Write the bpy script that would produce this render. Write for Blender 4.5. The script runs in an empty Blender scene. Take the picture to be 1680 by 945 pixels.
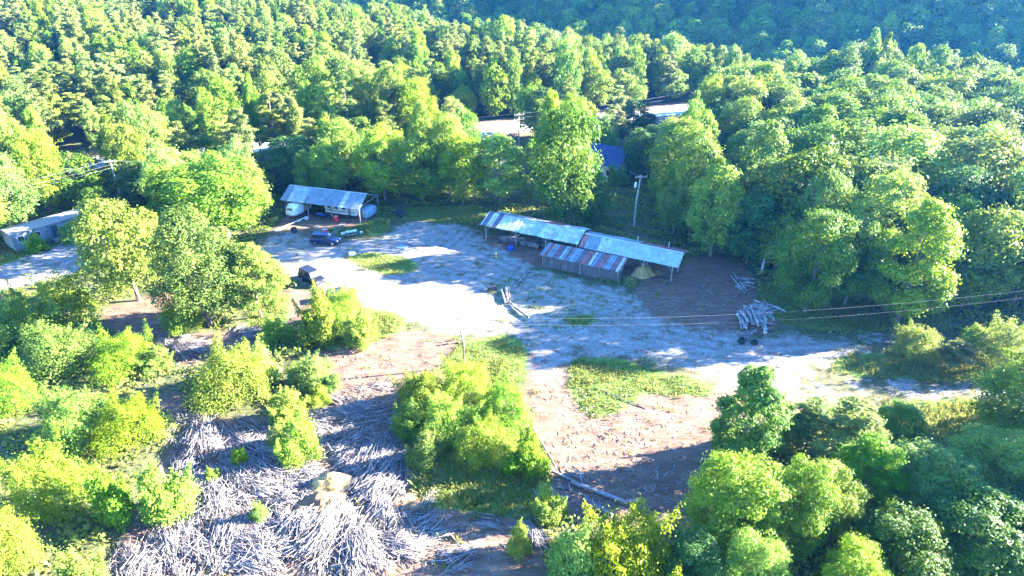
import bpy, math, random
import numpy as np
from mathutils import Vector, Matrix

R = math.radians
SC = bpy.context.scene
C = SC.collection

# ------------------------------------------------------------------ camera
CH, CP, CF = 43.0, R(28), 1037.0
cam = bpy.data.cameras.new('camera')
cam.sensor_width = 36.0
cam.lens = 36.0 * CF / 1680.0
cam.clip_start = 0.5
cam.clip_end = 5000
camo = bpy.data.objects.new('camera', cam)
camo.location = (0, 0, CH)
camo.rotation_euler = (R(90) - CP, 0, 0)
C.objects.link(camo)
SC.camera = camo

# ------------------------------------------------------------------ light
SUN_AZ, SUN_EL = R(11), R(19)          # azimuth measured from +X towards +Y
sdir = Vector((math.cos(SUN_AZ) * math.cos(SUN_EL), math.sin(SUN_AZ) * math.cos(SUN_EL), math.sin(SUN_EL)))
world = bpy.data.worlds.new('World')
SC.world = world
world.use_nodes = True
wn = world.node_tree
wn.nodes.clear()
sky = wn.nodes.new('ShaderNodeTexSky')
sky.sky_type = 'NISHITA'
sky.sun_disc = False
sky.sun_elevation = SUN_EL
sky.sun_rotation = R(90) - SUN_AZ
sky.ozone_density = 5.0
sky.dust_density = 0.0
sky.air_density = 1.0
bg = wn.nodes.new('ShaderNodeBackground')
bg.inputs['Strength'].default_value = 0.052
wo = wn.nodes.new('ShaderNodeOutputWorld')
wn.links.new(sky.outputs[0], bg.inputs[0])
wn.links.new(bg.outputs[0], wo.inputs[0])
sl = bpy.data.lights.new('sun', 'SUN')
sl.energy = 5.0
sl.angle = R(0.5)
sl.color = (1.0, 0.82, 0.56)
so = bpy.data.objects.new('sun', sl)
so.rotation_euler = sdir.to_track_quat('Z', 'Y').to_euler()
so.location = (60, 40, 90)
C.objects.link(so)
SC.view_settings.view_transform = 'Standard'
SC.view_settings.look = 'None'
SC.view_settings.exposure = 4.7
SC.view_settings.gamma = 1.0
SC.view_settings.use_white_balance = True
SC.view_settings.white_balance_temperature = 5150
SC.cycles.max_bounces = 5
SC.cycles.diffuse_bounces = 3
SC.cycles.glossy_bounces = 2
SC.cycles.transmission_bounces = 3
SC.cycles.volume_bounces = 0
SC.cycles.caustics_reflective = False
SC.cycles.caustics_refractive = False

# ------------------------------------------------------------------ placing helpers
def ray(px, py):
    u = (px - 840) / CF
    v = (472.5 - py) / CF
    return u, math.cos(CP) + v * math.sin(CP), -math.sin(CP) + v * math.cos(CP)

def at(px, py, z=0.0):
    d = ray(px, py)
    t = (z - CH) / d[2]
    return Vector((d[0] * t, d[1] * t, z))

def zat(y, py):
    d = ray(840, py)
    return CH + d[2] * y / d[1]

def proj(x, y, z):
    z = z - CH
    f = y * math.cos(CP) - z * math.sin(CP)
    up = y * math.sin(CP) + z * math.cos(CP)
    return 840 + CF * x / f, 472.5 - CF * up / f, f

def sstep(a, b, x):
    t = np.clip((np.asarray(x, float) - a) / (b - a), 0, 1)
    return t * t * (3 - 2 * t)

def edge_dist(x, y):
    return (x - 33) * 0.57 + (y - 240) * 0.82

def terrain(x, y):
    x = np.asarray(x, float)
    y = np.asarray(y, float)
    e = edge_dist(x, y)
    z = 0.075 * np.maximum(0, y - 190) * sstep(30, -110, x) * (1 - sstep(0, 50, e) * 0.6)
    z = z - 24 * sstep(0, 75, e) + 92 * sstep(45, 310, e)
    z = z + 1.2 * np.sin(x * 0.031 + 1.3) * np.sin(y * 0.027) * sstep(120, 200, y)
    return z

def tz(x, y):
    return float(terrain(x, y))

# ------------------------------------------------------------------ object helpers
def tag(o, label=None, cat=None, group=None, kind=None):
    if label: o['label'] = label
    if cat: o['category'] = cat
    if group: o['group'] = group
    if kind: o['kind'] = kind
    return o

def thing(name, label, cat, loc=(0, 0, 0), rz=0.0, group=None):
    o = bpy.data.objects.new(name, None)
    o.empty_display_size = 0.3
    C.objects.link(o)
    o.location = loc
    o.rotation_euler = (0, 0, rz)
    return tag(o, label, cat, group)

def np_mesh(name, verts, faces, mat=None, tone=None, smooth=False):
    me = bpy.data.meshes.new(name)
    verts = np.asarray(verts, np.float32)
    faces = np.asarray(faces, np.int32)
    nv, nf, k = len(verts), len(faces), faces.shape[1]
    me.vertices.add(nv)
    me.vertices.foreach_set('co', verts.ravel())
    me.loops.add(nf * k)
    me.loops.foreach_set('vertex_index', faces.ravel())
    me.polygons.add(nf)
    me.polygons.foreach_set('loop_start', np.arange(0, nf * k, k, dtype=np.int32))
    if smooth:
        me.polygons.foreach_set('use_smooth', np.ones(nf, bool))
    if tone is not None:
        a = me.attributes.new('tone', 'FLOAT', 'POINT')
        a.data.foreach_set('value', np.asarray(tone, np.float32))
    me.update(calc_edges=True)
    if mat: me.materials.append(mat)
    return me

def link(name, me, parent=None, loc=None):
    o = bpy.data.objects.new(name, me)
    C.objects.link(o)
    if parent: o.parent = parent
    if loc: o.location = loc
    return o

class MB:
    """collects boxes, tubes and prisms and links them as one mesh"""
    def __init__(s):
        s.v = []; s.f = []
    def add(s, vs, fs):
        n = len(s.v)
        s.v += [tuple(p) for p in vs]
        s.f += [tuple(i + n for i in f) for f in fs]
        return s
    def box(s, c, d, rz=0.0, M=None):
        x, y, z = d[0] / 2, d[1] / 2, d[2] / 2
        m = M or Matrix.Rotation(rz, 3, 'Z')
        c = Vector(c)
        vs = [c + m @ Vector((a * x, b * y, e * z)) for e in (-1, 1) for a, b in ((-1, -1), (1, -1), (1, 1), (-1, 1))]
        return s.add(vs, [(3, 2, 1, 0), (4, 5, 6, 7), (0, 1, 5, 4), (1, 2, 6, 5), (2, 3, 7, 6), (3, 0, 4, 7)])
    def bar(s, a, b, w, h):
        a = Vector(a); b = Vector(b)
        d = b - a
        q = d.to_track_quat('X', 'Z').to_matrix()
        return s.box((a + b) / 2, (d.length, w, h), M=q)
    def tube(s, pts, rads, n=6, cap=True):
        pts = [Vector(p) for p in pts]
        if not hasattr(rads, '__len__'): rads = [rads] * len(pts)
        vs = []; fs = []
        for i, p in enumerate(pts):
            d = (pts[min(i + 1, len(pts) - 1)] - pts[max(i - 1, 0)])
            q = d.to_track_quat('Z', 'Y').to_matrix()
            for k in range(n):
                a = 2 * math.pi * k / n
                vs.append(p + q @ Vector((math.cos(a) * rads[i], math.sin(a) * rads[i], 0)))
        for i in range(len(pts) - 1):
            for k in range(n):
                fs.append((i * n + k, i * n + (k + 1) % n, (i + 1) * n + (k + 1) % n, (i + 1) * n + k))
        if cap:
            fs.append(tuple(range(n - 1, -1, -1)))
            fs.append(tuple((len(pts) - 1) * n + k for k in range(n)))
        return s.add(vs, fs)
    def loft(s, rings, cap=True):
        n = len(rings[0]); vs = [p for r in rings for p in r]; fs = []
        for i in range(len(rings) - 1):
            for k in range(n):
                fs.append((i * n + k, i * n + (k + 1) % n, (i + 1) * n + (k + 1) % n, (i + 1) * n + k))
        if cap:
            fs.append(tuple(range(n - 1, -1, -1)))
            fs.append(tuple((len(rings) - 1) * n + k for k in range(n)))
        return s.add(vs, fs)
    def mesh(s, name, mat):
        me = bpy.data.meshes.new(name)
        me.from_pydata(s.v, [], s.f)
        me.materials.append(mat)
        me.update()
        return me
    def build(s, name, mat, parent=None, loc=None, bevel=0.0, smooth=False):
        me = s.mesh(name, mat)
        if smooth:
            for p in me.polygons: p.use_smooth = True
        o = link(name, me, parent, loc)
        if bevel:
            m = o.modifiers.new('bevel', 'BEVEL'); m.width = bevel; m.segments = 2; m.limit_method = 'ANGLE'
        return o

def copy_tree(o, parent=None):
    c = o.copy()
    C.objects.link(c)
    c.parent = parent
    for ch in list(o.children):
        copy_tree(ch, c)
    return c

# ------------------------------------------------------------------ materials
def new_mat(name):
    m = bpy.data.materials.new(name)
    m.use_nodes = True
    nt = m.node_tree
    nt.nodes.clear()
    out = nt.nodes.new('ShaderNodeOutputMaterial')
    return m, nt, out

def noisy(name, c1, c2, scale=3.0, rough=0.8, spec=0.25, detail=5, bump=0.0, stretch=None, metal=0.0, rnd=0.0, thr=(0.35, 0.65)):
    m, nt, out = new_mat(name)
    N = nt.nodes.new; L = nt.links.new
    b = N('ShaderNodeBsdfPrincipled')
    b.inputs['Roughness'].default_value = rough
    b.inputs['Specular IOR Level'].default_value = spec
    b.inputs['Metallic'].default_value = metal
    tc = N('ShaderNodeTexCoord')
    mp = N('ShaderNodeMapping')
    if stretch: mp.inputs['Scale'].default_value = stretch
    L(tc.outputs['Object'], mp.inputs[0])
    n = N('ShaderNodeTexNoise')
    n.inputs['Scale'].default_value = scale
    n.inputs['Detail'].default_value = detail
    n.inputs['Roughness'].default_value = 0.65
    L(mp.outputs[0], n.inputs[0])
    r = N('ShaderNodeValToRGB')
    r.color_ramp.elements[0].position = thr[0]
    r.color_ramp.elements[1].position = thr[1]
    r.color_ramp.elements[0].color = (*c1, 1)
    r.color_ramp.elements[1].color = (*c2, 1)
    L(n.outputs[0], r.inputs[0])
    col = r.outputs[0]
    if rnd:
        oi = N('ShaderNodeObjectInfo')
        hs = N('ShaderNodeHueSaturation')
        mr = N('ShaderNodeMapRange')
        mr.inputs[3].default_value = 1 - rnd
        mr.inputs[4].default_value = 1 + rnd
        L(oi.outputs['Random'], mr.inputs[0])
        L(mr.outputs[0], hs.inputs['Value'])
        L(col, hs.inputs['Color'])
        col = hs.outputs[0]
    L(col, b.inputs['Base Color'])
    if bump:
        bp = N('ShaderNodeBump')
        bp.inputs['Strength'].default_value = bump
        bp.inputs['Distance'].default_value = 0.05
        L(n.outputs[0], bp.inputs['Height'])
        L(bp.outputs[0], b.inputs['Normal'])
    L(b.outputs[0], out.inputs[0])
    return m

def leaf_mat(name, dark, lite, trans=0.4, tcol=None):
    """leaf colour varies from leaf to leaf (tone) and from tree to tree"""
    m, nt, out = new_mat(name)
    N = nt.nodes.new; L = nt.links.new
    at_ = N('ShaderNodeAttribute'); at_.attribute_name = 'tone'
    oi = N('ShaderNodeObjectInfo')
    mx = N('ShaderNodeMath'); mx.operation = 'MULTIPLY_ADD'
    mx.inputs[1].default_value = 0.5
    L(oi.outputs['Random'], mx.inputs[0])
    m2 = N('ShaderNodeMath'); m2.operation = 'MULTIPLY'; m2.inputs[1].default_value = 0.55
    L(at_.outputs['Fac'], m2.inputs[0])
    L(m2.outputs[0], mx.inputs[2])
    wn_ = N('ShaderNodeTexWhiteNoise'); wn_.noise_dimensions = '1D'
    L(oi.outputs['Random'], wn_.inputs['W'])
    hu = N('ShaderNodeMapRange'); hu.inputs[3].default_value = 0.486; hu.inputs[4].default_value = 0.512
    L(wn_.outputs['Value'], hu.inputs[0])
    sx_ = N('ShaderNodeSeparateColor'); L(wn_.outputs['Color'], sx_.inputs[0])
    sa = N('ShaderNodeMapRange'); sa.inputs[3].default_value = 0.93; sa.inputs[4].default_value = 1.10
    L(sx_.outputs['Green'], sa.inputs[0])
    va = N('ShaderNodeMapRange'); va.inputs[3].default_value = 0.74; va.inputs[4].default_value = 1.2
    L(sx_.outputs['Red'], va.inputs[0])
    r = N('ShaderNodeValToRGB')
    r.color_ramp.elements[0].color = (*dark, 1)
    r.color_ramp.elements[1].color = (*lite, 1)
    L(mx.outputs[0], r.inputs[0])
    h0 = N('ShaderNodeHueSaturation')
    L(r.outputs[0], h0.inputs['Color']); L(hu.outputs[0], h0.inputs['Hue']); L(sa.outputs[0], h0.inputs['Saturation']); L(va.outputs[0], h0.inputs['Value'])
    d = N('ShaderNodeBsdfPrincipled')
    d.inputs['Roughness'].default_value = 0.55
    d.inputs['Specular IOR Level'].default_value = 0.12
    L(h0.outputs[0], d.inputs['Base Color'])
    t = N('ShaderNodeBsdfTranslucent')
    hs = N('ShaderNodeHueSaturation')
    hs.inputs['Hue'].default_value = 0.485
    hs.inputs['Saturation'].default_value = 1.05
    hs.inputs['Value'].default_value = 1.35
    L(h0.outputs[0], hs.inputs['Color'])
    L(hs.outputs[0], t.inputs[0])
    ms = N('ShaderNodeMixShader')
    ms.inputs[0].default_value = trans
    L(d.outputs[0], ms.inputs[1]); L(t.outputs[0], ms.inputs[2])
    L(ms.outputs[0], out.inputs[0])
    return m

M = {}
M['oak'] = leaf_mat('broad_leaves', (0.035, 0.095, 0.010), (0.215, 0.28, 0.03), 0.30)
M['poplar'] = leaf_mat('poplar_leaves', (0.045, 0.115, 0.010), (0.235, 0.30, 0.03), 0.30)
M['pine'] = leaf_mat('pine_needles', (0.06, 0.10, 0.02), (0.24, 0.27, 0.055), 0.28)
M['shrub'] = leaf_mat('shrub_leaves', (0.045, 0.12, 0.010), (0.25, 0.305, 0.03), 0.30)
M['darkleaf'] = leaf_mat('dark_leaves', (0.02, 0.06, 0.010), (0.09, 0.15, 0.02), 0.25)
M['grassblade'] = leaf_mat('grass_blades', (0.05, 0.095, 0.012), (0.24, 0.24, 0.05), 0.3)
M['under'] = leaf_mat('undergrowth_leaves', (0.04, 0.09, 0.012), (0.22, 0.25, 0.035), 0.4)
M['bark'] = noisy('bark', (0.09, 0.065, 0.045), (0.22, 0.18, 0.14), 6, 0.9, 0.1, stretch=(1, 1, 0.3))
M['palebark'] = noisy('pine_bark', (0.16, 0.11, 0.08), (0.33, 0.27, 0.22), 5, 0.9, 0.1, stretch=(1, 1, 0.3))
M['deadwood'] = noisy('dead_wood', (0.25, 0.23, 0.22), (0.5, 0.48, 0.46), 5, 0.9, 0.1)
M['slab'] = noisy('weathered_slab_wood', (0.06, 0.05, 0.047), (0.25, 0.22, 0.21), 1.3, 0.85, 0.2, rnd=0.3, stretch=(0.6, 1.0, 1.0))
M['log'] = noisy('grey_log_bark', (0.10, 0.09, 0.082), (0.34, 0.315, 0.295), 4, 0.9, 0.15, rnd=0.3)
M['logend'] = noisy('sawn_log_end', (0.38, 0.31, 0.23), (0.55, 0.47, 0.36), 9, 0.85, 0.15)
M['post'] = noisy('grey_timber', (0.13, 0.115, 0.105), (0.29, 0.275, 0.255), 5, 0.85, 0.15, stretch=(1, 1, 0.3))
M['darkpost'] = noisy('tarred_pole_wood', (0.10, 0.08, 0.065), (0.22, 0.19, 0.165), 5, 0.85, 0.15, stretch=(1, 1, 0.2))
M['plank'] = noisy('weathered_planks', (0.03, 0.025, 0.027), (0.16, 0.145, 0.14), 2.2, 0.85, 0.2, stretch=(3.2, 3.2, 0.16), thr=(0.3, 0.7))
M['tin_white'] = noisy('pale_roof_sheet', (0.22, 0.23, 0.225), (0.50, 0.53, 0.52), 1.1, 0.45, 0.4)
M['tin_grey'] = noisy('grey_green_roof_sheet', (0.22, 0.26, 0.255), (0.34, 0.39, 0.38), 0.9, 0.45, 0.4)
M['tin_blue'] = noisy('blue_grey_roof_sheet', (0.11, 0.135, 0.155), (0.21, 0.245, 0.27), 1.1, 0.45, 0.4)
M['tin_dark'] = noisy('dark_purple_roof_sheet', (0.045, 0.04, 0.06), (0.13, 0.11, 0.14), 1.0, 0.5, 0.4)
M['tin_rust'] = noisy('rusted_roof_sheet', (0.10, 0.035, 0.028), (0.26, 0.11, 0.085), 1.5, 0.7, 0.25)
M['tin_edge'] = noisy('roof_edge_trim', (0.4, 0.4, 0.38), (0.52, 0.52, 0.5), 2, 0.5)
M['rubber'] = noisy('black_rubber', (0.012, 0.012, 0.012), (0.03, 0.03, 0.03), 8, 0.75, 0.3)
M['chrome'] = noisy('bright_metal', (0.45, 0.45, 0.46), (0.6, 0.6, 0.62), 8, 0.3, 0.5, metal=0.9)
M['blue_paint'] = noisy('dark_blue_car_paint', (0.006, 0.012, 0.06), (0.008, 0.016, 0.075), 3, 0.22, 0.6)
M['black_paint'] = noisy('black_car_paint', (0.006, 0.006, 0.009), (0.012, 0.011, 0.015), 3, 0.35, 0.3)
M['carglass'] = noisy('dark_car_glass', (0.012, 0.015, 0.02), (0.02, 0.024, 0.03), 2, 0.08, 0.7)
M['windshield'] = noisy('windshield_glass', (0.05, 0.065, 0.07), (0.08, 0.10, 0.11), 2, 0.12, 0.5)
M['lamp'] = noisy('headlight_lens', (0.7, 0.7, 0.68), (0.85, 0.85, 0.82), 6, 0.15, 0.6)
M['redlamp'] = noisy('tail_light_lens', (0.3, 0.01, 0.01), (0.4, 0.02, 0.02), 6, 0.2, 0.6)
M['white'] = noisy('white_panel', (0.45, 0.46, 0.455), (0.6, 0.6, 0.585), 1.2, 0.5, 0.4)
M['offwhite'] = noisy('shade_darkened_siding', (0.09, 0.10, 0.11), (0.20, 0.21, 0.215), 1.0, 0.6, 0.3)  # white siding darkened to stand in for tree shade on the mobile home
M['darkstripe'] = noisy('dark_stripe', (0.03, 0.035, 0.05), (0.06, 0.065, 0.08), 3, 0.4, 0.4)
M['red'] = noisy('red_paint', (0.55, 0.02, 0.03), (0.66, 0.05, 0.05), 3, 0.4, 0.4)
M['bluepaint'] = noisy('blue_plastic', (0.02, 0.05, 0.25), (0.04, 0.09, 0.36), 3, 0.4, 0.4)
M['tarp'] = noisy('grey_blue_tarp', (0.16, 0.20, 0.26), (0.27, 0.32, 0.38), 2, 0.6, 0.3)
M['blackstuff'] = noisy('black_plastic', (0.012, 0.012, 0.016), (0.035, 0.035, 0.04), 4, 0.6, 0.3)
M['roofblue'] = noisy('dark_blue_shingles', (0.012, 0.016, 0.055), (0.03, 0.036, 0.11), 2.5, 0.6, 0.3)
M['hay'] = noisy('yellow_straw', (0.20, 0.125, 0.04), (0.40, 0.29, 0.115), 4, 0.9, 0.1)
M['sawdust'] = noisy('brown_sawdust', (0.10, 0.06, 0.032), (0.18, 0.115, 0.065), 1.2, 0.95, 0.05, bump=0.3)
M['yellow'] = noisy('yellow_plastic', (0.6, 0.42, 0.06), (0.7, 0.5, 0.1), 4, 0.5)
M['polewood'] = noisy('pale_grey_pole_wood', (0.20, 0.19, 0.18), (0.36, 0.34, 0.32), 5, 0.85, 0.15, stretch=(1, 1, 0.2))
M['wire'] = noisy('aluminium_wire', (0.14, 0.14, 0.14), (0.22, 0.22, 0.22), 4, 0.6, 0.2)
M['concrete'] = noisy('pale_concrete', (0.42, 0.41, 0.38), (0.58, 0.56, 0.52), 3, 0.85, 0.15)

def rust_over(m, amt=0.6, col=(0.13, 0.06, 0.04)):
    nt = m.node_tree; N = nt.nodes.new; L = nt.links.new
    b = [n for n in nt.nodes if n.type == 'BSDF_PRINCIPLED'][0]
    src = b.inputs['Base Color'].links[0].from_socket
    tc = N('ShaderNodeTexCoord'); mp = N('ShaderNodeMapping')
    mp.inputs['Rotation'].default_value = (0, 0, R(28)); mp.inputs['Scale'].default_value = (1.6, 0.22, 0.4)
    L(tc.outputs['Object'], mp.inputs[0])
    n = N('ShaderNodeTexNoise'); n.inputs['Scale'].default_value = 1.7; n.inputs['Detail'].default_value = 9; n.inputs['Roughness'].default_value = 0.75
    L(mp.outputs[0], n.inputs[0])
    r = N('ShaderNodeMapRange'); r.inputs[1].default_value = 0.52; r.inputs[2].default_value = 0.70; r.inputs[4].default_value = amt
    L(n.outputs[0], r.inputs[0])
    x = N('ShaderNodeMix'); x.data_type = 'RGBA'
    L(r.outputs[0], x.inputs[0]); L(src, x.inputs[6]); x.inputs[7].default_value = (*col, 1)
    L(x.outputs[2], b.inputs['Base Color'])
for k_ in ('tin_white', 'tin_grey', 'tin_blue'): rust_over(M[k_], 0.55)
rust_over(M['tin_rust'], 0.8, (0.30, 0.27, 0.27))
rust_over(M['white'], 0.25, (0.2, 0.17, 0.13))

def ground_mat():
    m, nt, out = new_mat('ground_soil_gravel_grass')
    N = nt.nodes.new; L = nt.links.new
    geo = N('ShaderNodeNewGeometry')
    pos = geo.outputs['Position']
    def noise(scale, detail=6, rough=0.6, st=None, rot=0.0):
        n = N('ShaderNodeTexNoise')
        n.inputs['Scale'].default_value = scale
        n.inputs['Detail'].default_value = detail
        n.inputs['Roughness'].default_value = rough
        if st:
            mp = N('ShaderNodeMapping')
            mp.inputs['Scale'].default_value = st
            mp.inputs['Rotation'].default_value = (0, 0, rot)
            L(pos, mp.inputs[0]); L(mp.outputs[0], n.inputs[0])
        else:
            L(pos, n.inputs[0])
        return n.outputs[0]
    def ramp(f, stops):
        r = N('ShaderNodeValToRGB')
        e = r.color_ramp.elements
        while len(e) < len(stops): e.new(0.5)
        for i, (p, c) in enumerate(stops):
            e[i].position = p; e[i].color = (*c, 1)
        L(f, r.inputs[0])
        return r.outputs[0]
    def mix(f, a, b):
        x = N('ShaderNodeMix'); x.data_type = 'RGBA'
        L(f, x.inputs[0]); L(a, x.inputs[6]); L(b, x.inputs[7])
        return x.outputs[2]
    def mask(chan, nz, amt):
        # mask value pushed about by noise, then sharpened
        a = N('ShaderNodeMath'); a.operation = 'MULTIPLY_ADD'
        L(nz, a.inputs[0]); a.inputs[1].default_value = amt; L(chan, a.inputs[2])
        r = N('ShaderNodeMapRange'); r.interpolation_type = 'SMOOTHSTEP'
        r.inputs[1].default_value = 0.34 + amt * 0.5; r.inputs[2].default_value = 0.66 + amt * 0.5
        L(a.outputs[0], r.inputs[0])
        return r.outputs[0]
    ca = N('ShaderNodeAttribute'); ca.attribute_name = 'cover'
    sp = N('ShaderNodeSeparateColor'); L(ca.outputs['Color'], sp.inputs[0])
    n_big = noise(0.35, 8, 0.65)
    n_mid = noise(1.6, 8, 0.7)
    n_fine = noise(7, 6, 0.75)
    n_mid2 = noise(0.9, 9, 0.75)
    n_mix = noise(0.33, 10, 0.78)
    n_str = noise(1.1, 10, 0.78, (0.75, 1.15, 1), R(24))
    n_str2 = noise(1.0, 9, 0.75, (0.35, 1.3, 1), R(-35))
    floor_ = ramp(n_mid, [(0.3, (0.035, 0.045, 0.016)), (0.55, (0.075, 0.075, 0.03)), (0.75, (0.13, 0.10, 0.055))])
    dirt = ramp(n_str2, [(0.3, (0.062, 0.036, 0.024)), (0.5, (0.12, 0.075, 0.05)), (0.7, (0.19, 0.132, 0.092))])
    grav = ramp(n_str, [(0.3, (0.12, 0.10, 0.085)), (0.5, (0.20, 0.18, 0.16)), (0.7, (0.31, 0.29, 0.26))])
    speck = ramp(n_fine, [(0.3, (0.55, 0.55, 0.56)), (0.5, (1, 1, 1)), (0.72, (1.35, 1.33, 1.3))])
    gras = ramp(n_mid, [(0.3, (0.05, 0.095, 0.015)), (0.55, (0.10, 0.15, 0.025)), (0.75, (0.17, 0.18, 0.05))])
    col = mix(mask(sp.outputs['Blue'], n_big, 0.6), floor_, dirt)
    col = mix(mask(sp.outputs['Red'], n_mix, 2.3), col, grav)
    mul = N('ShaderNodeMix'); mul.data_type = 'RGBA'; mul.blend_type = 'MULTIPLY'
    mul.inputs[0].default_value = 0.8
    L(col, mul.inputs[6]); L(speck, mul.inputs[7])
    rm = N('ShaderNodeMath'); rm.operation = 'MULTIPLY'
    L(ca.outputs['Alpha'], rm.inputs[0])
    rr_ = N('ShaderNodeMapRange'); rr_.inputs[1].default_value = 0.35; rr_.inputs[2].default_value = 0.62; rr_.inputs[4].default_value = 0.8
    L(n_mid2, rr_.inputs[0]); L(rr_.outputs[0], rm.inputs[1])
    rut = ramp(n_fine, [(0.3, (0.05, 0.034, 0.024)), (0.7, (0.115, 0.085, 0.06))])
    col = mix(rm.outputs[0], mul.outputs[2], rut)
    col = mix(mask(sp.outputs['Green'], n_mid2, 1.3), col, gras)
    b = N('ShaderNodeBsdfPrincipled')
    b.inputs['Roughness'].default_value = 0.92
    b.inputs['Specular IOR Level'].default_value = 0.12
    L(col, b.inputs['Base Color'])
    add = N('ShaderNodeMath'); add.operation = 'MULTIPLY_ADD'
    L(n_fine, add.inputs[0]); add.inputs[1].default_value = 0.4; L(n_str2, add.inputs[2])
    bp = N('ShaderNodeBump'); bp.inputs['Strength'].default_value = 0.5; bp.inputs['Distance'].default_value = 0.10
    L(add.outputs[0], bp.inputs['Height'])
    L(bp.outputs[0], b.inputs['Normal'])
    L(b.outputs[0], out.inputs[0])
    return m
M['ground'] = ground_mat()

# ------------------------------------------------------------------ ground
# outlines given on the photograph, carried to the ground as world polygons
def poly(pts):
    return np.array([at(*p)[:2] for p in pts])

GRAVEL = [poly(p) for p in (
    [(415, 405), (460, 372), (500, 384), (545, 392), (600, 392), (640, 380), (650, 362), (690, 362), (740, 366), (785, 374), (800, 402), (850, 416), (890, 442), (1010, 472), (1040, 470), (1060, 500),
     (1100, 530), (1180, 540), (1300, 545), (1380, 555), (1460, 548), (1540, 540), (1560, 556), (1450, 572), (1370, 598), (1300, 625), (1330, 650), (1250, 660), (1180, 625), (1060, 592), (950, 585),
     (930, 610), (870, 640), (862, 560), (830, 545), (760, 555), (700, 545), (660, 520), (590, 503), (540, 475), (500, 470), (430, 430)],
    [(-260, 470), (0, 436), (70, 408), (130, 388), (165, 385), (185, 345), (196, 310), (215, 310), (205, 350), (190, 390), (170, 430), (110, 455), (0, 478), (-260, 540)],
    [(1310, 640), (1440, 622), (1560, 628), (1680, 625), (1680, 650), (1560, 655), (1450, 652), (1330, 668)],
)]
DIRT = [poly(p) for p in (
    [(1040, 470), (1110, 462), (1130, 420), (1200, 420), (1236, 445), (1240, 500), (1285, 535), (1200, 560), (1080, 540)],
    [(540, 475), (640, 520), (760, 500), (870, 560), (870, 640), (830, 660), (900, 760), (960, 800), (1070, 850), (1130, 830), (1160, 750), (1190, 690), (1330, 690), (1330, 640), (1180, 620), (940, 600), (860, 530), (700, 500)],
    [(460, 610), (560, 560), (680, 540), (760, 560), (720, 600), (650, 640), (640, 720), (560, 720), (540, 660)],
    [(150, 1000), (200, 880), (260, 760), (310, 700), (400, 680), (520, 690), (640, 640), (650, 700), (690, 760), (720, 830), (860, 850), (900, 900), (870, 1000)],
    [(170, 505), (290, 470), (310, 540), (235, 560), (170, 535)],
    [(250, 560), (330, 545), (440, 540), (450, 565), (340, 600), (260, 590)],
    [(240, 645), (300, 640), (300, 680), (250, 680)],
    [(430, 385), (460, 372), (470, 350), (600, 345), (620, 360), (600, 385), (520, 385)],
    [(760, 398), (800, 380), (1110, 440), (1110, 465), (890, 440)],
    [(480, 470), (420, 500), (430, 540), (520, 520), (560, 500)],
    [(870, 760), (960, 800), (1060, 850), (980, 870), (900, 820)],
)]
GRASS = [poly(p) for p in (
    [(566, 420), (610, 412), (650, 418), (692, 433), (680, 446), (640, 451), (600, 441), (575, 430)],
    [(730, 590), (760, 560), (830, 548), (862, 562), (862, 620), (830, 665), (740, 625)],
    [(935, 588), (1000, 585), (1060, 600), (1180, 632), (1170, 652), (1060, 642), (1020, 680), (960, 682), (935, 640)],
    [(640, 690), (690, 830), (880, 850), (910, 800), (880, 720), (800, 660)],
    [(1355, 592), (1440, 576), (1500, 590), (1590, 570), (1680, 585), (1680, 622), (1560, 625), (1440, 618), (1390, 618)],
    [(1320, 690), (1500, 655), (1680, 655), (1600, 720), (1400, 740)],
    [(500, 388), (560, 386), (630, 386), (640, 372), (625, 352), (580, 372), (520, 374)],
    [(640, 358), (660, 340), (790, 335), (795, 358), (740, 366), (690, 360)],
    [(918, 520), (985, 512), (972, 536), (930, 534)],
    [(1245, 505), (1290, 535), (1420, 546), (1560, 525), (1600, 480), (1350, 470), (1250, 460)],
    [(470, 590), (530, 582), (560, 605), (490, 630)],
    [(490, 560), (560, 500), (660, 515), (670, 540), (560, 575)],
    [(0, 490), (80, 470), (150, 470), (160, 500), (60, 520), (0, 520)],
    [(-100, 435), (0, 420), (100, 395), (140, 378), (150, 388), (70, 408), (0, 437), (-100, 455)],
    [(410, 480), (480, 480), (470, 540), (400, 550)],
)]
ROADC = [(-240, 86), (-170, 112), (-102, 139), (-50, 159), (-6, 177), (43, 194.5), (90, 210)]

def inside(px, py, pg):
    r = np.zeros(px.shape, bool)
    n = len(pg)
    for i in range(n):
        x1, y1 = pg[i]; x2, y2 = pg[(i + 1) % n]
        if y1 == y2: continue
        c = ((y1 > py) != (y2 > py)) & (px < (x2 - x1) * (py - y1) / (y2 - y1) + x1)
        r ^= c
    return r

def road_dist(x, y):
    d = np.full(np.shape(x), 1e9)
    for (ax, ay), (bx, by) in zip(ROADC, ROADC[1:]):
        ux, uy = bx - ax, by - ay
        t = np.clip(((x - ax) * ux + (y - ay) * uy) / (ux * ux + uy * uy), 0, 1)
        d = np.minimum(d, np.hypot(x - ax - t * ux, y - ay - t * uy))
    return d

def axis(lo, hi, step, far_lo, far_hi):
    a = list(np.arange(lo, hi + 1e-6, step))
    s = step
    while a[-1] < far_hi:
        s = min(s * 1.15, 18); a.append(a[-1] + s)
    s = step; b = []
    x = lo
    while x > far_lo:
        s = min(s * 1.15, 18); x -= s; b.append(x)
    return np.array(b[::-1] + a)

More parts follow.
